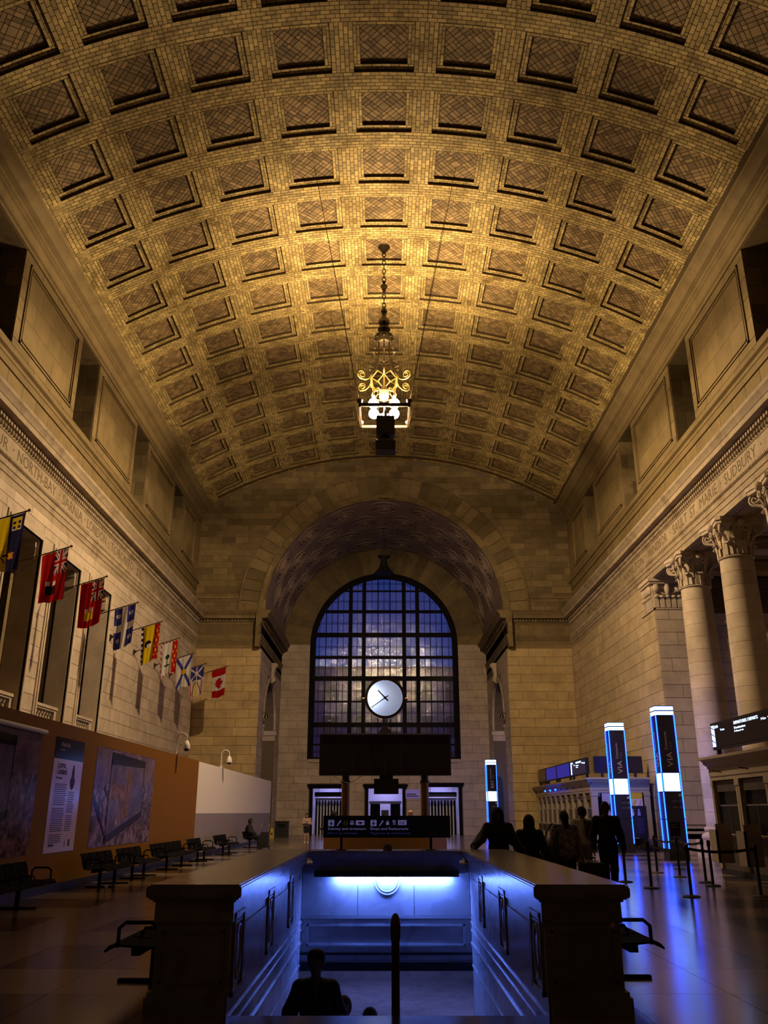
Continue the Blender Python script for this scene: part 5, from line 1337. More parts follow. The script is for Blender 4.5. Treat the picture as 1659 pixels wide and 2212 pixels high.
for i in range(9): MB().sphere((-.30,.8+i*1.5,2.70),.05,8,5).build('lamp_bead', M['led'] if i in (4,5,6) else M['black'], kf)
fp = MB().box(.45,1.95,-.02,.02,.5,2.4).build('poster_sheet', mat('poster_lilac', (.34,.28,.50), .4), kf)
# printed poster on the near end: portrait of a smiling attendant, welcome panel with stripes
def prt(nm, m, poly, d): 
    mb = MB(); mb.prism(poly, 0, .003, Matrix(((1,0,0,0),(0,0,-1,-.022-.003*d),(0,1,0,0),(0,0,0,1)))); return mb.build(nm, m, kf)
def ell(cx, cz, rx, rz, n=20, t0=0, t1=2*PI): return [(cx+rx*math.cos(t0+(t1-t0)*i/n), cz+rz*math.sin(t0+(t1-t0)*i/n)) for i in range(n)]
sk = mat('print_skin', (.20,.09,.06), .5); cx = 1.02
prt('print_jacket', mat('print_navy', (.03,.02,.06), .5), [(cx-.42,.5),(cx-.40,.95),(cx-.14,1.20),(cx+.14,1.20),(cx+.40,.95),(cx+.42,.5)], 0)
prt('print_hair', PRT['black'], ell(cx-.02,1.78,.27,.33), 0); prt('print_face', sk, ell(cx,1.66,.205,.30), 1); prt('print_neck', sk, R4(cx-.10,cx+.10,1.15,1.42), 1)
prt('print_smile', M['white'], [(cx-.10,1.55),(cx+.10,1.55),(cx+.06,1.49),(cx-.06,1.49)], 2); prt('print_scarf', mat('print_scarf', (.25,.35,.60), .5), [(cx-.14,1.20),(cx+.14,1.20),(cx+.04,1.02),(cx-.06,1.0)], 2)
for sx in (-.085,.085): prt('print_eye', PRT['black'], ell(cx+sx,1.73,.032,.014,10), 2)
prt('print_nose', mat('print_skin2', (.15,.06,.045), .5), ell(cx,1.63,.035,.05,10), 2)
yl = mat('print_yellow', (.55,.38,.02), .4); pw = mat('print_white', (.60,.52,.60), .4)
prt('welcome_panel', pw, R4(1.30,2.25,1.45,2.15), 3); prt('welcome_band', yl, R4(1.30,2.25,2.15,2.42), 3)
for k in range(3): prt('welcome_stripe', yl if k == 1 else mat('print_grey%d' % k, (.40,.33,.42), .4), [(1.42+.27*k,1.68),(1.52+.27*k,1.68),(1.72+.27*k,2.12),(1.62+.27*k,2.12)], 4)
text('Welcome', .2, PRT['ink'], kf, frame_mat((1.36, -.040, 1.52), (1,0,0), (0,0,1)), width=.80, height=.15, extrude=.001)
def roof_screen(nm, lb, c, d, m, lit=False):
    r = thing('display_screen', lb, 'screen', c)
    MB().box(-.07,.07,0,d,.18,.92).build('housing', M['black'], r); MB().box(-.085,-.07,.06,d-.06,.24,.86).build('display', m, r)
    for y in (.25, d-.25): MB().box(-.05,.05,y-.05,y+.05,0,.18).build('bracket', M['black'], r)
    return r
roof_screen('s', 'dark switched-off screen on the far kiosk roof, at its far end', (9.45,51.4,3.08), 2.5, M['totem'])
roof_screen('s', 'blue screen on the far kiosk roof, farther of the two blue ones', (9.45,48.2,3.08), 3.0, M['screen_blue']); roof_screen('s', 'blue screen on the far kiosk roof, nearer of the two blue ones', (9.45,44.7,3.08), 3.3, M['screen_blue'])
def departures(r, d):
    # header words and the striped marker at the far end; rows of white figures
    MB().box(-.088,-.084,d-.30,d-.08,.26,.84).build('marker', M['screen'], r)
    for k in range(3):
        m = MB(); m.prism([(d-.30,.34+.18*k),(d-.08,.42+.18*k),(d-.08,.455+.18*k),(d-.30,.375+.18*k)], .0885, .0895, Matrix(((0,0,-1,0),(1,0,0,0),(0,1,0,0),(0,0,0,1)))); m.build('marker_stripe', M['black'], r)
    def tx(s, y, z, w, h): text(s, .1, M['screen_text'], r, frame_mat((-.089, y, z), (0,-1,0), (0,0,1)), width=w, height=h, extrude=.001)
    tx('22:38', d-.34, .76, .26, .07); tx('Train', d-.75, .66, .30, .05)
    tx('DEPARTURES / DEPARTS', d*.62, .74, d*.34, .08); tx('Destination', d*.62, .62, d*.16, .06); tx('Heure', d*.62, .54, d*.13, .05); tx('No', d*.24, .68, d*.06, .06); tx('Track', d*.16, .66, d*.12, .07)
r = roof_screen('s', 'lit departures screen on the far kiosk roof corner, white marker and figures', (9.45,41.0,3.08), 3.4, M['totem']); departures(r, 3.4)
r = roof_screen('s', 'lit departures screen on the near kiosk roof at the right edge', (9.52,20.6,3.08), 4.6, M['totem']); departures(r, 4.6)
r = thing('display_screen', 'dark switched-off screen facing us on the end of the far kiosk roof', 'screen', (9.55,40.2,3.08))
MB().box(0,2.2,-.06,.06,.18,.92).build('housing', M['black'], r); MB().box(.06,2.14,-.075,-.06,.24,.86).build('display', M['totem'], r); MB().box(.3,.4,-.05,.05,0,.18).build('bracket', M['black'], r); MB().box(1.8,1.9,-.05,.05,0,.18).build('bracket', M['black'], r)
r = thing('notice_board', 'black standing notice board with white pictogram of two people', 'notice board', (10.95,39.2,0))
MB().box(-.50,.50,-.03,.03,.55,1.85).build('board', M['black'], r)
for sx in (-.4,.4): MB().box(sx-.03,sx+.03,-.15,.15,0,.55).build('foot', M['black'], r)
m = MB()
for cx in (-.12,.16): m.sphere((cx,-.034,1.68),(.05,.004,.05),8,6); m.box(cx-.06,cx+.06,-.036,-.03,1.45,1.62)
m.build('pictogram', M['print_pink'], r)
m = MB()
for k in range(9):
    for sx in (-.40,.06): m.box(sx,sx+.30-.04*(k%3),-.034,-.03,1.30-.07*k,1.325-.07*k)
m.build('notice_text', M['print_grey'], r, kind='stuff')
for k in range(3): MB().box(-.47,-.36,-.035,-.03,1.45+.12*k,1.50+.12*k).build('yellow_stripe', yl, r)
# ------------------------------------------------------------ queue posts
ST = [(5.8,22.12),(5.91,20.41),(7.56,25.41),(7.66,23.81),(8.75,27.2),(6.09,18.35),(7.68,21.98),(7.49,21.0),(7.47,18.35)]
SL = ['black queue post at the left end of the belt, just beyond the parapet corner', 'black queue post second from the left of the front belt', 'black queue post at the start of the rear belt',
      'black queue post carrying the small black sign', 'black queue post farthest back, behind the nearer totem foot', 'black queue post nearest the camera, in the blue reflection', 'black queue post ending the rear belt, left of a close pair', 'black queue post standing close beside another, right one of the pair', 'black queue post at the right edge before the kiosk']
posts = []
for (x, y), lb in zip(ST, SL):
    r = thing('queue_post', lb, 'queue post', (x, y, 0), group='belt posts before the ticket offices')
    MB().lathe([(.17,0),(.17,.015),(.15,.03),(.03,.045)], 20).build('base', M['black'], r, smooth=40); MB().cyl((0,0,.03),(0,0,.93),.032,n=14).build('tube', M['black'], r, smooth=60)
    m = MB(); m.lathe([(.036,.84),(.042,.85),(.042,.96),(.030,.975)], 14); m.build('belt_head', M['black_metal'], r, smooth=40); posts.append(r)
for a, b in ((0,1),(1,5),(5,8),(2,3),(3,6)):
    p, q = Vector((*ST[a],0)), Vector((*ST[b],0)); d = q-p; L = d.length; m = MB(); n = 10; z0, z1 = .87, .925; u = d/L; sd = Vector((-u.y,u.x,0))*.003
    for i in range(n):
        t0, t1 = i/n, (i+1)/n; s0, s1 = -.07*4*t0*(1-t0), -.07*4*t1*(1-t1)
        A, B = u*(L*t0), u*(L*t1)
        P = [A+sd+Vector((0,0,z0+s0)), B+sd+Vector((0,0,z0+s1)), B+sd+Vector((0,0,z1+s1)), A+sd+Vector((0,0,z1+s0))]; Q = [v-sd*2 for v in P]
        m.add(P+Q, [(0,1,2,3),(7,6,5,4),(0,4,5,1),(2,6,7,3)])
    m.build('belt', M['black'], posts[a])
    for t in (.2,.45,.7,.9):
        c = u*(L*t)+Vector((0,0,.897-.28*t*(1-t))); MB().cbox(c-sd*1.6, (.03,.03,.02)).build('belt_mark', yl, posts[a])
sg = MB().box(-.13,.13,-.01,.01,1.0,1.34).build('sign_plate', M['black'], posts[3])
for k, (s, z) in enumerate((('EXIT', 1.26), ('ONLY', 1.20), ('SORTIE', 1.09), ('SEULEMENT', 1.04))): text(s, .05, M['print_pink'] if k < 2 else M['print_grey'], sg, frame_mat((-.09, -.012, z), (1,0,0), (0,0,1)), width=.16 if k < 2 else .18, height=.035, extrude=.001)
# ------------------------------------------------------------ direction sign on the far parapet
sx0, sx1 = -1.0, 1.09
r = thing('direction_sign', 'wide black direction sign with pictograms standing on the far parapet', 'sign', (0, 14.92, 1.0))
MB().box(sx0,sx1,-.06,.06,.19,.53).build('sign_box', M['black'], r); MB().box(sx0+.03,.46,-.064,-.06,.22,.50).build('sign_face', mat('sign_face',(.015,.012,.03),.3), r)
for x in (-.70,.77): p = MB().box(x-.02,x+.02,-.02,.02,0,.19).build('post', M['black'], r); MB().box(x-.08,x+.08,-.05,.05,0,.015).build('foot_plate', M['black'], p)
SPn = mat('sign_letters', (.36,.33,.62), .4, emit=(.30,.27,.70), es=.22); SPd = mat('sign_dim_letters', (.10,.09,.24), .4, emit=(.10,.09,.40), es=.10)
def su(u): return (u-830)*.00766
def sv(v): return .53-(v-1763)*.00735
SM = lambda u, v: frame_mat((su(u), -.066, sv(v)), (1,0,0), (0,0,1))
for s_, u0, u1, v, h_, m_ in (('Subway and streetcars',710,791.5,1793,.055,SPn),('Métro et tramway',710,773,1802,.05,SPd),('Shops and Restaurants',800,882,1793,.055,SPn),('Magasins et restaurants',801,887,1802,.05,SPd)):
    text(s_, .06, m_, r, SM(u0, v), width=su(u1)-su(u0), height=h_, extrude=.001)
def ic(nm, m_, polys, d=0):
    mb = MB()
    for P in polys: mb.prism([(su(p[0]), sv(p[1])) for p in P], 0, .002, Matrix(((1,0,0,0),(0,0,-1,-.065-.002*d),(0,1,0,0),(0,0,0,1))))
    return mb.build(nm, m_, r)
def RQ(a, b, c, d): return [(a,d),(b,d),(b,c),(a,c)]
def EL(cx, cy, rr, n=16): return [(cx+rr*math.cos(2*PI*i/n), cy-rr*math.sin(2*PI*i/n)) for i in range(n)]
for o in (710, 801):
    ic('arrow_square', SPn, [RQ(o,o+13,1772,1785)]); ic('arrow', M['black'], [RQ(o+5.6,o+7.4,1773.5,1782), [(o+3,1779),(o+4.4,1777.8),(o+6.5,1780.6),(o+8.6,1777.8),(o+10,1779),(o+6.5,1783.6)]], 1)
    q = o+18; ic('stairs_icon', SPn, [[(q,1784.5),(q+2.6,1784.5),(q+10,1774.6),(q+10,1773),(q+7.6,1773)]])
ic('line_disc', yl, [EL(747.5,1778.5,5.4)]); ic('line_number', M['black'], [RQ(746.6,748.4,1775,1782)], 1)
ic('tram_icon', SPn, [[(757.5,1782),(765,1782),(765,1775.5),(763,1773.6),(759.5,1773.6),(757.5,1775.5)]]); ic('tram_window', M['black'], [RQ(758.5,764,1776,1778.4)], 1)
ic('transit_badge', SPn, [RQ(769.5,788,1773,1783)]); ic('transit_mark', C['red'], [[(773,1778.5),(776,1776),(782,1776),(785,1778.5),(782,1779.6),(776,1779.6)], RQ(777.5,780.5,1779.6,1781.5)], 1)
ic('bag_icon', SPn, [RQ(834.5,841,1776,1782.5)]); ic('bag_handle', SPn, [[(836,1776),(836.6,1773.4),(839,1773.4),(839.6,1776),(838.8,1776),(838.4,1774.4),(837.2,1774.4),(836.8,1776)]])
ic('cutlery_icon', SPn, [RQ(849.6,851,1772.6,1782.6), RQ(853,854.6,1772.6,1782.6), RQ(848.4,852.2,1773,1775.6)])
ic('path_badge', SPn, [RQ(860,878.6,1772.4,1782.8)]); ic('path_mark', M['black'], [RQ(864,865.4,1775,1780.4), RQ(868,869.2,1775,1780.6), RQ(869.2,872,1779.4,1780.6), RQ(872,873.2,1774.6,1780.6)], 1)
r = thing('dome_camera', 'small rounded camera on the middle of the far parapet coping', 'camera', (.06, 14.75, 1.0)); MB().lathe([(.075,0),(.075,.05),(.06,.08),(.02,.1)], 14).build('body', M['print_grey'], r, smooth=50); MB().sphere((0,-.04,.045),.035,10,7).build('lens', M['black'], r)
# benches between parapet and information desk
for x, y, n, lb in ((-.95, 21.0, 3, 'black bench standing behind the direction sign, turned towards the clock'),):
    b = make_bench('seat_bench', n, lb, 'benches before the information desk'); b.location = (x, y, 0); b.rotation_euler = (0,0,-PI/2); b.location = (-.85+0, 21.4, 0)
    b.rotation_euler = (0,0,PI/2); b.location = (.90, 21.2, 0)
# ------------------------------------------------------------ information desk with board and clock
r = thing('information_desk', 'amber wood information desk in the middle of the hall', 'desk', (.04, 32, 0))
m = MB(); pts = [(-2.1,-1.1),(-1.5,-1.7),(1.5,-1.7),(2.1,-1.1),(2.1,1.1),(1.5,1.7),(-1.5,1.7),(-2.1,1.1)]
m.prism(pts, .10, 1.02); m.build('desk_body', M['wood'], r)
MB().prism([(p[0]*1.06,p[1]*1.06) for p in pts], 1.02, 1.08).build('desk_top', M['black'], r); MB().prism([(p[0]*.97,p[1]*.97) for p in pts], 0, .10).build('desk_plinth', M['black'], r)
for i in range(6): MB().box(-1.45+.5*i,-1.05+.5*i,-1.715,-1.70,.18,.95).build('desk_panel', M['wood'], r)
b = thing('departures_board', 'large blank black board on two bronze posts over the information desk', 'board', (.04, 32, 1.08))
MB().box(-2.37,2.37,-.25,.25,1.76,3.19).build('board_box', M['black'], b); MB().box(-2.40,2.40,-.27,.27,3.17,3.20).build('top_edge', M['print_grey'], b)
for k in range(8): MB().box(-2.30+.58*k,-1.77+.58*k,-.256,-.25,1.85,3.10).build('display_field', M['totem'], b)
for sx in (-1.42,1.42):
    m = MB(); m.cyl((sx,0,0),(sx,0,1.60),.145,n=20); p = m.build('post', mat('bronze_post', (.20,.115,.03), .35, .6), b, smooth=40); MB().lathe([(.17,1.5),(.17,1.56),(.13,1.6),(.13,1.76)], 18, (sx,0,0)).build('post_collar', M['black'], p, smooth=40)
MB().box(-.40,.48,-.18,.18,1.12,1.64).build('hanging_monitor', M['black'], b); MB().box(-.2,.28,-.1,.1,1.64,1.76).build('monitor_bracket', M['black'], b)
m = MB(); m.tube([(-1.9,-.2,1.77),(-1.6,-.18,1.58),(-1.35,-.18,1.50),(-1.1,-.18,1.56),(-.8,-.2,1.77)], .012, 5); m.build('loose_cable', M['white'], b)
c = thing('station_clock', 'round white station clock with black hands on top of the black board', 'clock', (.04, 32, 4.28))
zc, R = 1.28, .73
def ringy(mb, r0, r1, y0, y1, n=48):
    P = [[(r*math.cos(2*PI*i/n), y, zc+r*math.sin(2*PI*i/n)) for i in range(n)] for r, y in ((r1,y0),(r1,y1),(r0,y1),(r0,y0))]
    vs = [p for g in P for p in g]; fs = []
    for k in range(4):
        for i in range(n): fs.append((k*n+i, k*n+(i+1)%n, ((k+1)%4)*n+(i+1)%n, ((k+1)%4)*n+i))
    mb.add(vs, fs)
m = MB(); ringy(m, R-.04, R, -.26, .26); m.build('case', M['chrome'], c, smooth=40)
m = MB(); ringy(m, R-.08, R+.015, -.285, -.255); m.build('bezel', M['brass'], c, smooth=40)
def dial_mat():
    m, t, b = nt('opal_dial'); L = t.links
    tl = N(t, 'ShaderNodeBsdfTranslucent'); tl.inputs[0].default_value = (.85,.85,.9,1); df = N(t, 'ShaderNodeBsdfDiffuse'); df.inputs[0].default_value = (.8,.78,.8,1)
    gl = N(t, 'ShaderNodeBsdfGlossy'); gl.inputs['Roughness'].default_value = .05
    mx = N(t, 'ShaderNodeMixShader'); mx.inputs[0].default_value = .55; L.new(df.outputs[0], mx.inputs[1]); L.new(tl.outputs[0], mx.inputs[2])
    m2 = N(t, 'ShaderNodeMixShader'); m2.inputs[0].default_value = .05; L.new(mx.outputs[0], m2.inputs[1]); L.new(gl.outputs[0], m2.inputs[2]); L.new(m2.outputs[0], t.nodes['Material Output'].inputs['Surface']); return m
DM = dial_mat()
for sy in (-1, 1):
    m = MB(); nr, na_ = 6, 40; vs = [(0, sy*.285, zc)]; fs = []
    for i in range(1, nr+1):
        rr = (R-.05)*i/nr; yy = sy*(.285-.045*(i/nr)**2)
        vs += [(rr*math.cos(2*PI*k/na_), yy, zc+rr*math.sin(2*PI*k/na_)) for k in range(na_)]
    for k in range(na_): fs.append((0, 1+k, 1+(k+1)%na_))
    for i in range(nr-1):
        for k in range(na_): fs.append((1+i*na_+k, 1+(i+1)*na_+k, 1+(i+1)*na_+(k+1)%na_, 1+i*na_+(k+1)%na_))
    m.add(vs, fs); m.build('dial', DM, c, smooth=80)
MB().cyl((-.46,0,zc-.22),(-.46,0,zc+.30),.03,n=10).build('added_dial_tube', mat('added_dial_tube', (1,1,1), .5, emit=(.62,.75,1.0), es=75), c)  # tube added inside at left to imitate a bright reflection on the dial
def hand(nm, ang, L, tail, w):
    d = Vector((math.sin(ang),0,math.cos(ang))); s_ = Vector((math.cos(ang),0,-math.sin(ang))); o = Vector((0,-.31,zc)); m = MB()
    P = [o-d*tail-s_*w, o-d*tail+s_*w, o+d*L+s_*w*.7, o+d*L-s_*w*.7]; Q = [p+Vector((0,-.012,0)) for p in P]
    m.add(P+Q, [(0,1,2,3),(7,6,5,4),(0,4,5,1),(1,5,6,2),(2,6,7,3),(3,7,4,0)]); m.build(nm, M['black'], c)
hand('hour_hand', -math.radians(44), .38, .15, .028); hand('minute_hand', -math.radians(125), .62, .14, .02)
MB().cyl((0,-.33,zc),(0,-.27,zc),.055,n=16).build('hub', M['black'], c)
for sx in (-1,1): MB().cyl((sx*R,0,zc),(sx*(R+.12),0,zc),.04,n=10).build('side_lug', M['brass'], c)
MB().cyl((0,-.28,zc+R-.03),(0,.0,zc+R-.03),.06,n=10).build('top_lug', M['black'], c)
m = MB(); [m.cyl((sx,0,.28),(sx,0,.62),.028,n=8) for sx in (-.07,0,.07)]; m.build('stem', M['black'], c)
m = MB(); m.add([(-.26,-.15,0),(.26,-.15,0),(.26,.15,0),(-.26,.15,0),(-.08,-.06,.30),(.08,-.06,.30),(.08,.06,.30),(-.08,.06,.30)], [(0,1,5,4),(1,2,6,5),(2,3,7,6),(3,0,4,7),(4,5,6,7)]); m.build('foot', M['print_grey'], c)
# ------------------------------------------------------------ far end odds and ends
r = thing('waste_bin', 'dark waste bin against the recess wall left of the doorways', 'bin', (-7.0, 62.0, 0)); MB().box(-.45,.45,-.35,.35,0,.95).build('body', M['black'], r); MB().box(-.47,.47,-.37,.37,.95,1.02).build('lid', M['black_metal'], r); MB().box(-.25,.25,-.36,-.35,.62,.85).build('flap', M['black_metal'], r)
r = thing('caution_sign', 'small yellow folding caution sign beside the waste bin', 'sign', (-7.35, 59.4, 0))
for sy in (-1,1):
    m = MB(); m.add([(-.14,sy*.14,0),(.14,sy*.14,0),(.09,sy*.02,.62),(-.09,sy*.02,.62),(-.14,sy*.12,0),(.14,sy*.12,0),(.09,0,.62),(-.09,0,.62)], [(0,1,2,3),(7,6,5,4),(0,4,5,1),(1,5,6,2),(2,6,7,3),(3,7,4,0)]); m.build('leaf_panel', yl, r)
MB().box(-.05,.05,-.115,-.10,.2,.32).build('caution_mark', M['black'], r)
r = thing('wall_notice', 'small lilac notice on the wall between the middle and right doorways', 'notice', (2.1, YB-.03, 2.55)); MB().box(-.55,.55,-.02,.0,0,.62).build('sheet', mat('lilac_notice', (.30,.27,.62), .4, emit=(.25,.2,.8), es=.15), r)
for k in range(2): MB().box(-.46,.46-.2*k,-.024,-.02,.12+.14*k,.19+.14*k).build('notice_line', M['black'], r)
for s, y, lb in ((-1, 58.6, 'shaded wall lamp by the left side passage'), (1, 58.6, 'shaded wall lamp by the right side passage')):
    r = thing('wall_lamp', lb, 'lamp', (s*(XJ-.03), 56.2, 7.6)); m = MB(); m.tube([(0,0,0),(-s*.2,0,.1),(-s*.28,0,.02)], .02, 6); m.build('arm', M['brass'], r); m = MB(); m.lathe([(.16,-.25),(.10,-.05),(.04,.03)], 12, (-s*.28,0,0)); m.build('shade', M['brass'], r)
# ------------------------------------------------------------ people: bodies grown as one smooth surface
def surface_nets(F, org, h):
    nx, ny, nz = F.shape; I = F < 0
    acc = np.zeros((nx-1, ny-1, nz-1, 3), 'f'); cnt = np.zeros((nx-1, ny-1, nz-1), 'f')
    off = [(a, b) for a in (0, 1) for b in (0, 1)]
    for ax in range(3):
        o1, o2 = [a for a in range(3) if a != ax]
        for (p, q) in off:
            s0 = [None]*3; s1 = [None]*3; n = F.shape
            for a, v in ((o1, p), (o2, q)): s0[a] = slice(v, n[a]-1+v); s1[a] = s0[a]
            s0[ax] = slice(0, n[ax]-1); s1[ax] = slice(1, n[ax])
            A_, B_ = F[tuple(s0)], F[tuple(s1)]; cr = (A_ < 0) != (B_ < 0)
            t = np.where(cr, A_/np.where(A_-B_ == 0, 1, A_-B_), 0)
            acc[..., ax] += t*cr; acc[..., o1] += p*cr; acc[..., o2] += q*cr; cnt += cr
    m = cnt > 0; idx = np.full(m.shape, -1, 'i8'); ijk = np.argwhere(m); idx[m] = np.arange(len(ijk))
    V = (ijk + acc[m]/cnt[m][:, None])*h + np.array(org); Q = []
    for ax in range(3):
        o1, o2 = (ax+1) % 3, (ax+2) % 3
        s0 = [slice(1, n_-1) for n_ in F.shape]; s1 = list(s0); s0[ax] = slice(0, F.shape[ax]-1); s1[ax] = slice(1, F.shape[ax])
        A_, B_ = I[tuple(s0)], I[tuple(s1)]
        for flip, msk in ((False, A_ & ~B_), (True, ~A_ & B_)):
            e = np.argwhere(msk)
            if not len(e): continue
            base = e.copy()
            for a in (o1, o2): base[:, a] += 1
            def cell(d1, d2):
                c = base.copy(); c[:, o1] -= d1; c[:, o2] -= d2; return idx[c[:,0], c[:,1], c[:,2]]
            q = [cell(1,1), cell(0,1), cell(0,0), cell(1,0)]
            if flip: q = q[::-1]
            Q.append(np.stack(q, 1))
    return V, np.concatenate(Q)
def sdf(prims, h=.011, cut=None):
    lo = np.min([p['lo'] for p in prims], 0)-4*h; hi = np.max([p['hi'] for p in prims], 0)+4*h
    n = np.ceil((hi-lo)/h).astype(int)+1; F = np.full(n, .2, 'f')
    ax = [lo[i]+h*np.arange(n[i]) for i in range(3)]
    for p in prims:
        k = p['k']; a = np.maximum(((p['lo']-.06-lo)/h).astype(int), 0); b = np.minimum(((p['hi']+.06-lo)/h).astype(int)+2, n)
        sl = tuple(slice(a[i], b[i]) for i in range(3))
        X = ax[0][sl[0]][:, None, None]; Y = ax[1][sl[1]][None, :, None]; Z_ = ax[2][sl[2]][None, None, :]
        if p['t'] == 'c':
            A_, B_ = p['a'], p['b']; d = B_-A_; L2 = max(d@d, 1e-9)
            t = np.clip(((X-A_[0])*d[0]+(Y-A_[1])*d[1]+(Z_-A_[2])*d[2])/L2, 0, 1)
            D = np.sqrt((X-A_[0]-t*d[0])**2+(Y-A_[1]-t*d[1])**2+(Z_-A_[2]-t*d[2])**2)-(p['ra']+(p['rb']-p['ra'])*t)
        else:
            c, r = p['c'], p['r']; q = np.sqrt(((X-c[0])/r[0])**2+((Y-c[1])/r[1])**2+((Z_-c[2])/r[2])**2); D = (q-1)*min(r)
        f = F[sl]; hh = np.maximum(k-np.abs(f-D), 0)/k; F[sl] = np.minimum(f, D)-hh*hh*k*.25
    if cut is not None:
        X, Y, Z_ = np.meshgrid(*ax, indexing='ij'); F = np.maximum(F, cut(X, Y, Z_)).astype('f')
    F[0] = F[-1] = .1; F[:, 0] = F[:, -1] = .1; F[:, :, 0] = F[:, :, -1] = .1
    return surface_nets(F, lo, h)
def cp(a, b, ra, rb=None, k=.03):
    a, b = np.array(a, float), np.array(b, float); rb = ra if rb is None else rb; r = max(ra, rb)
    return dict(t='c', a=a, b=b, ra=ra, rb=rb, k=k, lo=np.minimum(a, b)-r, hi=np.maximum(a, b)+r)
def eb(c, r, k=.03):
    c, r = np.array(c, float), np.array(r, float); return dict(t='e', c=c, r=r, k=k, lo=c-r, hi=c+r)
POSE = dict(pelvis=(0,0,.95), chest=(0,0,1.28), neck=(0,.005,1.46), head=(0,-.02,1.625), shL=(-.19,0,1.41), shR=(.19,0,1.41), elL=(-.25,.03,1.13), elR=(.25,.03,1.13), wrL=(-.27,-.05,.89), wrR=(.27,-.05,.89),
            hipL=(-.09,0,.92), hipR=(.09,0,.92), knL=(-.10,-.02,.50), knR=(.10,-.02,.50), anL=(-.10,.02,.09), anR=(.10,.02,.09), face=(0,-1,0))
def unitv(v): v = np.array(v, float); return v/np.linalg.norm(v)
def hand_prims(wr, el, side, curl=.6):
    w = np.array(wr, float); d = unitv(w-np.array(el)); f = np.array((0,-1,0.)); f = unitv(f-d*(f@d)); s_ = np.cross(d, f)
    P = [eb(w+d*.05, (.036,.036,.05), .02)]
    for i, (o, L) in enumerate(((-.027,.066),(-.009,.078),(.009,.072),(.027,.056))):
        b0 = w+d*.085+f*(-o); b1 = b0+d*L*.5+s_*side*.012*curl; b2 = b1+d*L*.45+s_*side*.030*curl; P += [cp(b0, b1, .0105, .0095, .008), cp(b1, b2, .0095, .008, .006)]
    t0 = w+d*.035+f*.030; t1 = t0+d*.035+f*.022; t2 = t1+d*.03+f*.004; return P+[cp(t0, t1, .013, .011, .012), cp(t1, t2, .011, .009, .006)]
def body_prims(p):
    g = lambda n: np.array(p[n], float); H, F_ = g('head'), unitv(p['face']); S_ = np.cross(F_, (0,0,1))
    P = [eb(g('pelvis'), (.155,.11,.12)), cp(g('pelvis')+(0,0,.05), g('chest')-(0,0,.05), .115, .13, .06), eb(g('chest'), (.165,.11,.17)), cp(g('shL'), g('shR'), .058, k=.05), cp(g('neck')-(0,0,.06), H-(0,0,.05)+F_*(-.012), .056, .052)]
    P += [eb(H+(0,0,.02), (.077,.095,.105) if abs(F_[1]) > .7 else (.095,.077,.105)), eb(H+F_*.025-(0,0,.055), (.055,.06,.065), .03), cp(H+F_*.088+(0,0,.01), H+F_*.105-(0,0,.028), .008, .014, .012), eb(H+F_*.085-(0,0,.068), (.022,.012,.008), .008), eb(H+F_*.08+(0,0,.03), (.045,.018,.012), .02)]
    for s in (-1, 1): P.append(eb(H+S_*s*.078-(0,0,.005), (.012,.022,.032), .01))
    for s, L in ((-1,'L'),(1,'R')):
        P += [cp(g('sh'+L), g('el'+L), .050, .040), cp(g('el'+L), g('wr'+L), .040, .027), cp(g('hip'+L), g('kn'+L), .085, .058), cp(g('kn'+L), g('an'+L), .058, .038)] + hand_prims(p['wr'+L], p['el'+L], s)
        a = g('an'+L); fd = unitv((F_[0], F_[1], 0)) if 'foot' not in p else unitv(p['foot']); P.append(cp(a-(0,0,.045)-fd*.03, a+fd*.17-(0,0,.06), .040, .028))
    return P
def nets_obj(name, VQ, m, parent, loc=None):
    V, Q = VQ; me = bpy.data.meshes.new(name); me.from_pydata(V.tolist(), [], Q.tolist()); me.materials.append(m); me.shade_smooth()
    return link(name, me, parent, loc=loc)
def cloth(name, col): return mat(name, col, .85)
def person(label, loc, rz, h, pose, skin, parts, vox=.011, group=None):
    """parts: list of (name, colour, prims(pose), cut) grown over the body"""
    p = dict(POSE); p.update(pose); sc = h/1.75
    o = nets_obj('person', sdf(body_prims(p), vox), mat('skin', skin, .6), None); tag(o, label, 'person', group)
    o.location = loc; o.rotation_euler = (0,0,rz); o.scale = (sc,sc,sc)
    for nm, col, pr, cut in parts:
        m = col if not isinstance(col, tuple) else cloth(nm, col)
        nets_obj(nm, sdf(pr(p), vox, cut), m, o)
    H, F_ = np.array(p['head']), unitv(p['face']); S_ = np.cross(F_, (0,0,1))
    for s in (-1, 1):
        e = H+F_*.083+S_*s*.032+np.array((0,0,.012)); MB().sphere(tuple(e), .012, 8, 6).build('eye', M['black'], o)
    return o
def g_(p, n): return np.array(p[n], float)
def top(ex=.02, sleeve=1.0, hem=.93, arm=.0):
    def f(p):
        P = [cp((*g_(p,'pelvis')[:2], hem+.10), g_(p,'chest')-(0,0,.05), .135+ex*.6, .135+ex, .06), eb(g_(p,'chest'), (.17+ex,.115+ex,.175+ex)), cp(g_(p,'shL'), g_(p,'shR'), .062+ex*.6, k=.05), eb((*g_(p,'pelvis')[:2], hem+.08), (.165+ex,.125+ex,.10))]
        for L in 'LR':
            P.append(cp(g_(p,'sh'+L), g_(p,'sh'+L)+(g_(p,'el'+L)-g_(p,'sh'+L))*min(1, sleeve*2), .060+ex*.6, .048+ex*.6+arm))
            if sleeve > .5: P.append(cp(g_(p,'el'+L), g_(p,'el'+L)+(g_(p,'wr'+L)-g_(p,'el'+L))*.97, .048+ex*.6+arm, .036+ex*.4+arm))
        return P
    return f
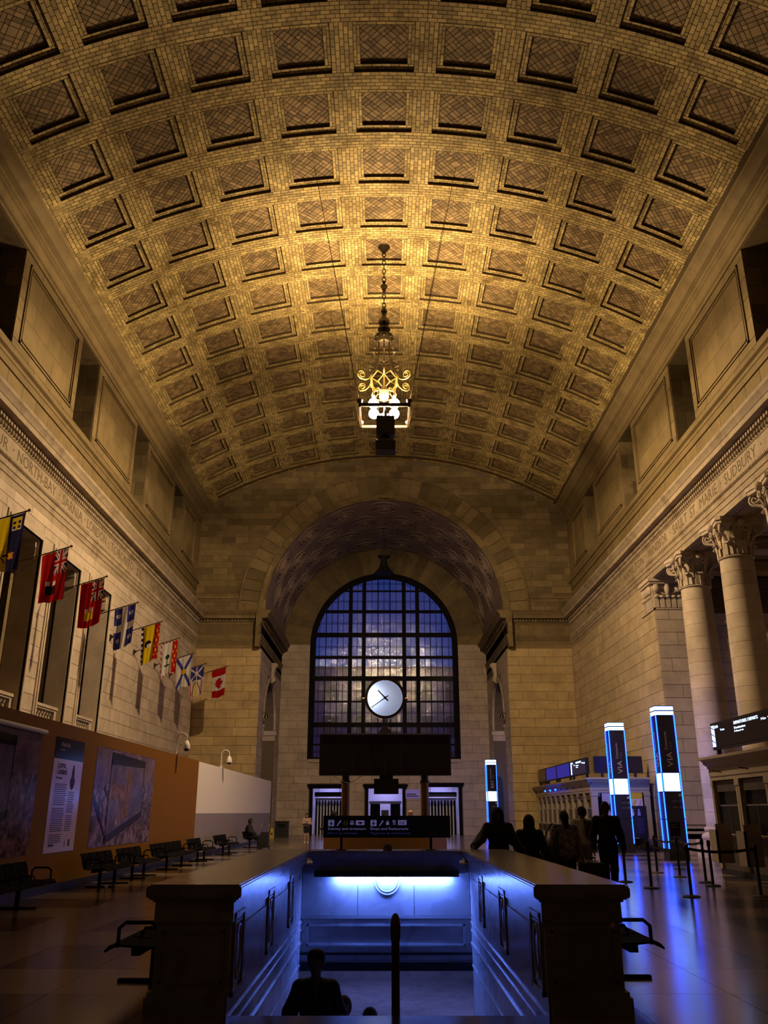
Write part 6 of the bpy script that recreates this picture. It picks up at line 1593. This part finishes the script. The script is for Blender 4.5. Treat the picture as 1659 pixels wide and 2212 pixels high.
def legs(ex=.016, to=.97):
    def f(p):
        P = [eb(g_(p,'pelvis'), (.165+ex,.118+ex,.12))]
        for L in 'LR': P += [cp(g_(p,'hip'+L), g_(p,'kn'+L), .088+ex, .062+ex), cp(g_(p,'kn'+L), g_(p,'kn'+L)+(g_(p,'an'+L)-g_(p,'kn'+L))*to, .062+ex, .045+ex)]
        return P
    return f
def shoes(p):
    P = []; F_ = unitv(p['face'])
    for L in 'LR':
        a = g_(p,'an'+L); fd = unitv((F_[0],F_[1],0)) if 'foot' not in p else unitv(p['foot']); P += [cp(a-(0,0,.045)-fd*.045, a+fd*.18-(0,0,.055), .050, .038), cp(a-(0,0,.05), a+(0,0,.02), .05, .046)]
    return P
def hair(extra=(), ex=.016):
    def f(p):
        H, F_ = g_(p,'head'), unitv(p['face']); r = (.077+ex,.095+ex,.105+ex) if abs(F_[1]) > .7 else (.095+ex,.077+ex,.105+ex)
        return [eb(H+(0,0,.024)-F_*.006, r), eb(H-F_*.04, (.08,.08,.09))]+[cp(H+np.array(a), H+np.array(b), ra, rb) for a, b, ra, rb in extra]
    return f
def face_cut(p_face, head, low=.015, fwd=.05):
    F_ = unitv(p_face); H = np.array(head)
    def c(X, Y, Z_):
        d = (X-H[0])*F_[0]+(Y-H[1])*F_[1]; z = Z_-H[2]
        return np.minimum(d-fwd+.0*z, .055-z)      # cut away where it is in front of and below the hair line
    return c
def zcut(z): return lambda X, Y, Z_: z-Z_
BLK, DK = (.010,.009,.011), (.018,.014,.020)
PEOPLE = 'people around the stairwell'
def hijab(ex=.024):
    def f(p):
        H = g_(p,'head'); return [eb(H+(0,0,.02), (.082+ex,.100+ex,.112+ex)), cp(H-(0,-.02,.02), g_(p,'neck'), .095, .12, .06), eb(g_(p,'neck')-(0,0,.10), (.21,.15,.16), .06)]
    return f
def hijab_cut(head): 
    H = np.array(head)
    def c(X, Y, Z_): return .058-np.sqrt((X-H[0])**2+((Z_-H[2]+.005)*.72)**2)-np.where(Y < H[1]-.045, 0, 1)*1.0
    return c
def gown(w=.30, hem=.06):
    def f(p):
        return [cp((0,0,hem+w*.6), (0,0,1.05), w, .19, .08), eb(g_(p,'chest'), (.21,.15,.20), .06), cp(g_(p,'shL'), g_(p,'shR'), .075, k=.06)]+[q for L in 'LR' for q in (cp(g_(p,'sh'+L), g_(p,'el'+L), .078, .085, .05), cp(g_(p,'el'+L), g_(p,'el'+L)+(g_(p,'wr'+L)-g_(p,'el'+L))*.95, .085, .07, .04))]
    return f
# two women in long dark dress leaning at the far corner of the stairwell
ps = dict(elL=(-.33,-.14,1.22), wrL=(-.50,-.48,1.09), elR=(.28,-.06,1.18), wrR=(.42,-.22,.98), chest=(0,-.03,1.28), head=(0,-.05,1.61))
person('person in dark headscarf and long dress leaning wide-armed on the parapet corner', (1.98, 15.72, 0), 0, 1.66, ps, (.10,.06,.045), [('gown', BLK, gown(.30), None), ('headscarf', BLK, hijab(), hijab_cut(ps['head']))], group=PEOPLE)
ps = dict(elL=(-.25,-.02,1.16), wrL=(-.24,-.20,1.00), elR=(.30,-.02,1.12), wrR=(.44,-.10,.90))
person('person in black veil and gown standing just right of the parapet, one sleeve spread', (2.56, 15.95, 0), -.15, 1.52, ps, (.12,.075,.055), [('gown', BLK, gown(.31), None), ('headscarf', BLK, hijab(.03), hijab_cut(POSE['head']))], group=PEOPLE)
# woman from behind with a shoulder bag
ps = dict(face=(0,1,0), elL=(-.26,.04,1.12), wrL=(-.22,.16,1.00), elR=(.25,.04,1.12), wrR=(.26,.10,.90), head=(0,.02,1.625))
pat = noise_print('speckled_blouse', ((.10,.08,.13),(.42,.36,.50)), 14, (.4,.6), .8)
wm = person('person seen from behind in speckled blouse and dark trousers with shoulder bag', (3.46, 17.3, 0), .1, 1.60, ps, (.16,.09,.07), [('blouse', pat, top(.045, .85, .84, .03), None), ('trousers', BLK, legs(.02), None), ('hair', BLK, hair([((0,-.08,0),(0,-.11,-.16),.075,.06),((0,-.11,-.16),(0,-.12,-.34),.05,.025)]), None), ('shoes', BLK, shoes, None)], group=PEOPLE)
bg = thing('shoulder_bag', 'large black shoulder bag hanging at the left side of the speckled blouse', 'bag', (3.10, 17.15, .62)); nets_obj('bag_body', sdf([eb((0,0,.20),(.17,.10,.20)), eb((0,0,.08),(.16,.11,.10))], .014), M['black'], bg)
m = MB(); m.tube([(-.12,0,.34),(-.02,.0,.62),(.10,.05,.76),(.20,.08,.72),(.14,.02,.4)], .014, 6); m.build('strap', M['black'], bg)
sc_ = thing('suitcase', 'black upright suitcase on the floor between the two standing travellers', 'suitcase', (3.86, 17.0, 0), .15)
m = MB(); m.box(-.20,.20,-.13,.13,.06,.70); m.build('shell', M['black'], sc_); m = MB(); m.tube([(-.11,.10,.70),(-.11,.10,.78),(.11,.10,.78),(.11,.10,.70)], .014, 6); m.build('handle', M['black_metal'], sc_)
for sx in (-.15,.15):
    for sy in (-.09,.09): MB().cyl((sx-.02,sy,.035),(sx+.02,sy,.035),.035,n=10).build('wheel', M['black'], sc_)
for sx in (-.10,.10): MB().box(sx-.008,sx+.008,-.137,-.13,.12,.64).build('rib', M['black_metal'], sc_)
m = MB(); m.box(-.12,.12,-.05,.05,.72,.735); m.build('luggage_strap', M['print_pink'], sc_)
# man in white T-shirt with backpack, farther back
ps = dict(face=(-.8,.6,0), elL=(-.24,.05,1.12), wrL=(-.20,-.06,.92), elR=(.25,.0,1.13), wrR=(.27,-.06,.90))
mn = person('person in white T-shirt with backpack facing the ticket counters', (4.52, 20.6, 0), 0, 1.70, ps, (.30,.17,.12), [('tshirt', (.62,.58,.56), top(.022, .36, .90), None), ('trousers', (.22,.20,.24), legs(.016), None), ('hair', (.02,.014,.012), hair(), face_cut(ps['face'], POSE['head'])), ('shoes', DK, shoes, None)], group=PEOPLE)
bp_ = thing('backpack', 'small dark backpack on the back of the white T-shirt', 'backpack', (4.66, 20.48, 1.0), .9); nets_obj('pack', sdf([eb((0,0,.20),(.15,.10,.21)), eb((0,-.05,.12),(.11,.08,.12))], .014), cloth('pack_cloth', (.03,.025,.04)), bp_); MB().box(-.08,-.05,.06,.10,.1,.42).build('strap', M['black'], bp_)
# man in dark pullover walking towards us
ps = dict(anL=(-.10,-.10,.09), knL=(-.10,-.10,.50), anR=(.11,.18,.12), knR=(.10,.02,.50), elL=(-.27,.05,1.13), wrL=(-.29,-.06,.89), elR=(.27,.04,1.13), wrR=(.30,-.02,.88))
person('person in dark pullover and dark trousers walking towards the camera', (4.50, 18.3, 0), -.05, 1.78, ps, (.13,.075,.06), [('pullover', BLK, top(.032, 1, .92, .012), None), ('trousers', BLK, legs(.018), None), ('hair', BLK, hair((), .014), face_cut((0,-1,0), POSE['head'])), ('shoes', BLK, shoes, None)], group=PEOPLE)
# on the stair
st_z = lambda y: -(math.floor((y-OY0)/.28)+1)*3.5/21
ps = dict(knL=(-.10,-.16,.56), anL=(-.10,-.14,.16), shL=(-.175,0,1.385), shR=(.175,0,1.385), elL=(-.28,.06,1.14), wrL=(-.31,-.02,.90), elR=(.25,.04,1.14), wrR=(.21,-.10,.92))
person('person in dark jacket with open collar coming up the stair', (-.76, 10.66, st_z(10.66)), 0, 1.78, ps, (.15,.075,.075), [('jacket', BLK, top(.034, 1, .84, .016), lambda X, Y, Z_: np.where((Y < -.04) & (Z_ > 1.30), .035-np.abs(X-.02)+.35*(Z_-1.30)*0-(1.46-Z_)*.12, -1).astype('f')), ('trousers', (.02,.02,.04), legs(.018), None), ('hair', (.014,.008,.006), hair([((-.035,-.01,.075),(.035,-.01,.075),.062,.062)], .014), face_cut((0,-1,0), POSE['head'])), ('shoes', BLK, shoes, None)], group=PEOPLE)
ps = dict(face=(0,-1,0), elR=(.30,.05,1.16), wrR=(.36,-.06,.96))
person('person in blue top half hidden behind the dark jacket on the stair', (-.47, 11.35, st_z(11.35)), 0, 1.70, ps, (.30,.18,.14), [('top', (.05,.08,.45), top(.02, 1, .90), None), ('trousers', BLK, legs(), None), ('hair', (.10,.06,.05), hair(), face_cut((0,-1,0), POSE['head'])), ('shoes', BLK, shoes, None)], group=PEOPLE)
ps = dict(face=(0,1,0), head=(0,.02,1.625))
person('person with long dark hair going down the stair, only the head showing', (-.17, 11.75, st_z(11.75)), 0, 1.66, ps, (.2,.12,.1), [('top', BLK, top(.02, 1, .90), None), ('trousers', BLK, legs(), None), ('hair', (.012,.010,.014), hair([((0,-.06,-.02),(0,-.10,-.30),.105,.12),((-.05,-.05,-.1),(.05,-.05,-.1),.09,.09)], .022), None), ('shoes', BLK, shoes, None)], group=PEOPLE)
# far away
ps = dict(elL=(-.25,-.02,1.14), wrL=(-.06,-.24,1.18), elR=(.25,-.02,1.14), wrR=(.06,-.24,1.16), face=(0,-1,0), head=(0,-.05,1.61))
person('person in pale top and shorts holding a phone by the left doorway', (-4.15, 48.5, 0), .1, 1.54, ps, (.42,.26,.19), [('jacket', (.42,.30,.24), top(.03, 1, .98), None), ('shorts', BLK, legs(.018, -.2), zcut(.62)), ('hair', BLK, hair([((.0,.04,0),(-.09,.02,-.28),.07,.05),((.0,.04,0),(.09,.02,-.28),.07,.05)]), face_cut((0,-1,0), (0,-.05,1.61))), ('shoes', (.5,.45,.42), shoes, None)], vox=.014, group='people far down the hall')
MB().box(-.035,.035,-.008,.008,-.07,.07).build('mobile_phone', M['black']); ph_ = bpy.data.objects['mobile_phone']; ph_.location = (-4.13, 48.26, 1.07); tag(ph_, 'phone held in both hands by the person near the left doorway', 'phone')
person('fair-haired person standing behind the right end of the information desk', (1.02, 34.6, 0), .3, 1.64, {}, (.40,.25,.18), [('jacket', (.40,.36,.42), top(.03), None), ('trousers', DK, legs(), None), ('hair', (.42,.26,.08), hair([((0,.03,0),(0,.05,-.14),.09,.07)], .026), face_cut((0,-1,0), POSE['head'], fwd=.06)), ('shoes', DK, shoes, None)], vox=.014, group='people far down the hall')
person('dark-haired person standing behind the left end of the information desk', (-1.95, 35.0, 0), 0, 1.64, dict(face=(0,1,0)), (.25,.15,.1), [('coat', BLK, top(.04, 1, .85), None), ('trousers', DK, legs(), None), ('hair', BLK, hair([((0,-.03,0),(0,-.05,-.12),.08,.07)], .03), None), ('shoes', DK, shoes, None)], vox=.014, group='people far down the hall')
ps = dict(pelvis=(0,0,.50), chest=(0,.04,.84), neck=(0,.03,1.02), head=(0,-.02,1.17), shL=(-.19,.03,.97), shR=(.19,.03,.97), elL=(-.24,-.06,.72), elR=(.24,-.06,.72), wrL=(-.13,-.26,.60), wrR=(.13,-.26,.60), hipL=(-.09,-.02,.49), hipR=(.09,-.02,.49), knL=(-.11,-.44,.50), knR=(.11,-.44,.50), anL=(-.11,-.46,.09), anR=(.11,-.46,.09))
sb = make_bench('seat_bench', 2, 'black two-seat bench at the far end of the hoarding, where someone sits', 'benches along the hoarding'); sb.location = (-6.38, 42.6, 0)
person('person in dark coat seated on the far bench beside the luggage trolley', (-6.40, 43.15, 0), PI/2, 1.75, ps, (.14,.08,.06), [('coat', BLK, top(.05, 1, .48, .02), None), ('trousers', BLK, legs(.02), None), ('hat', BLK, hair((), .022), face_cut((0,-1,0), ps['head'])), ('shoes', BLK, shoes, None)], vox=.014, group='people far down the hall')
lt = thing('luggage_trolley', 'metal hand trolley with a dark case beside the far seated person', 'trolley', (-5.55, 42.2, 0))
m = MB(); [m.tube([(sx,.0,.08),(sx,.05,.95),(sx,.14,1.08)], .018, 6) for sx in (-.18,.18)]; m.tube([(-.18,.14,1.08),(.18,.14,1.08)], .018, 6); m.build('frame', M['chrome'], lt)
MB().box(-.20,.20,-.26,.02,.05,.08).build('toe_plate', M['black_metal'], lt); MB().box(-.17,.17,-.25,-.02,.08,.72).build('case', M['black'], lt)
for sx in (-.21,.21): MB().cyl((sx-.02,.06,.09),(sx+.02,.06,.09),.09,n=14).build('wheel', M['black'], lt)
# faint printed or lit letters still glow, but need not be sampled as lamps
for m_ in bpy.data.materials:
    if m_.name.startswith(('screen_letters', 'sign_letters', 'sign_dim', 'lilac_notice', 'blue_screen')):
        try: m_.cycles.emission_sampling = 'NONE'
        except Exception: pass
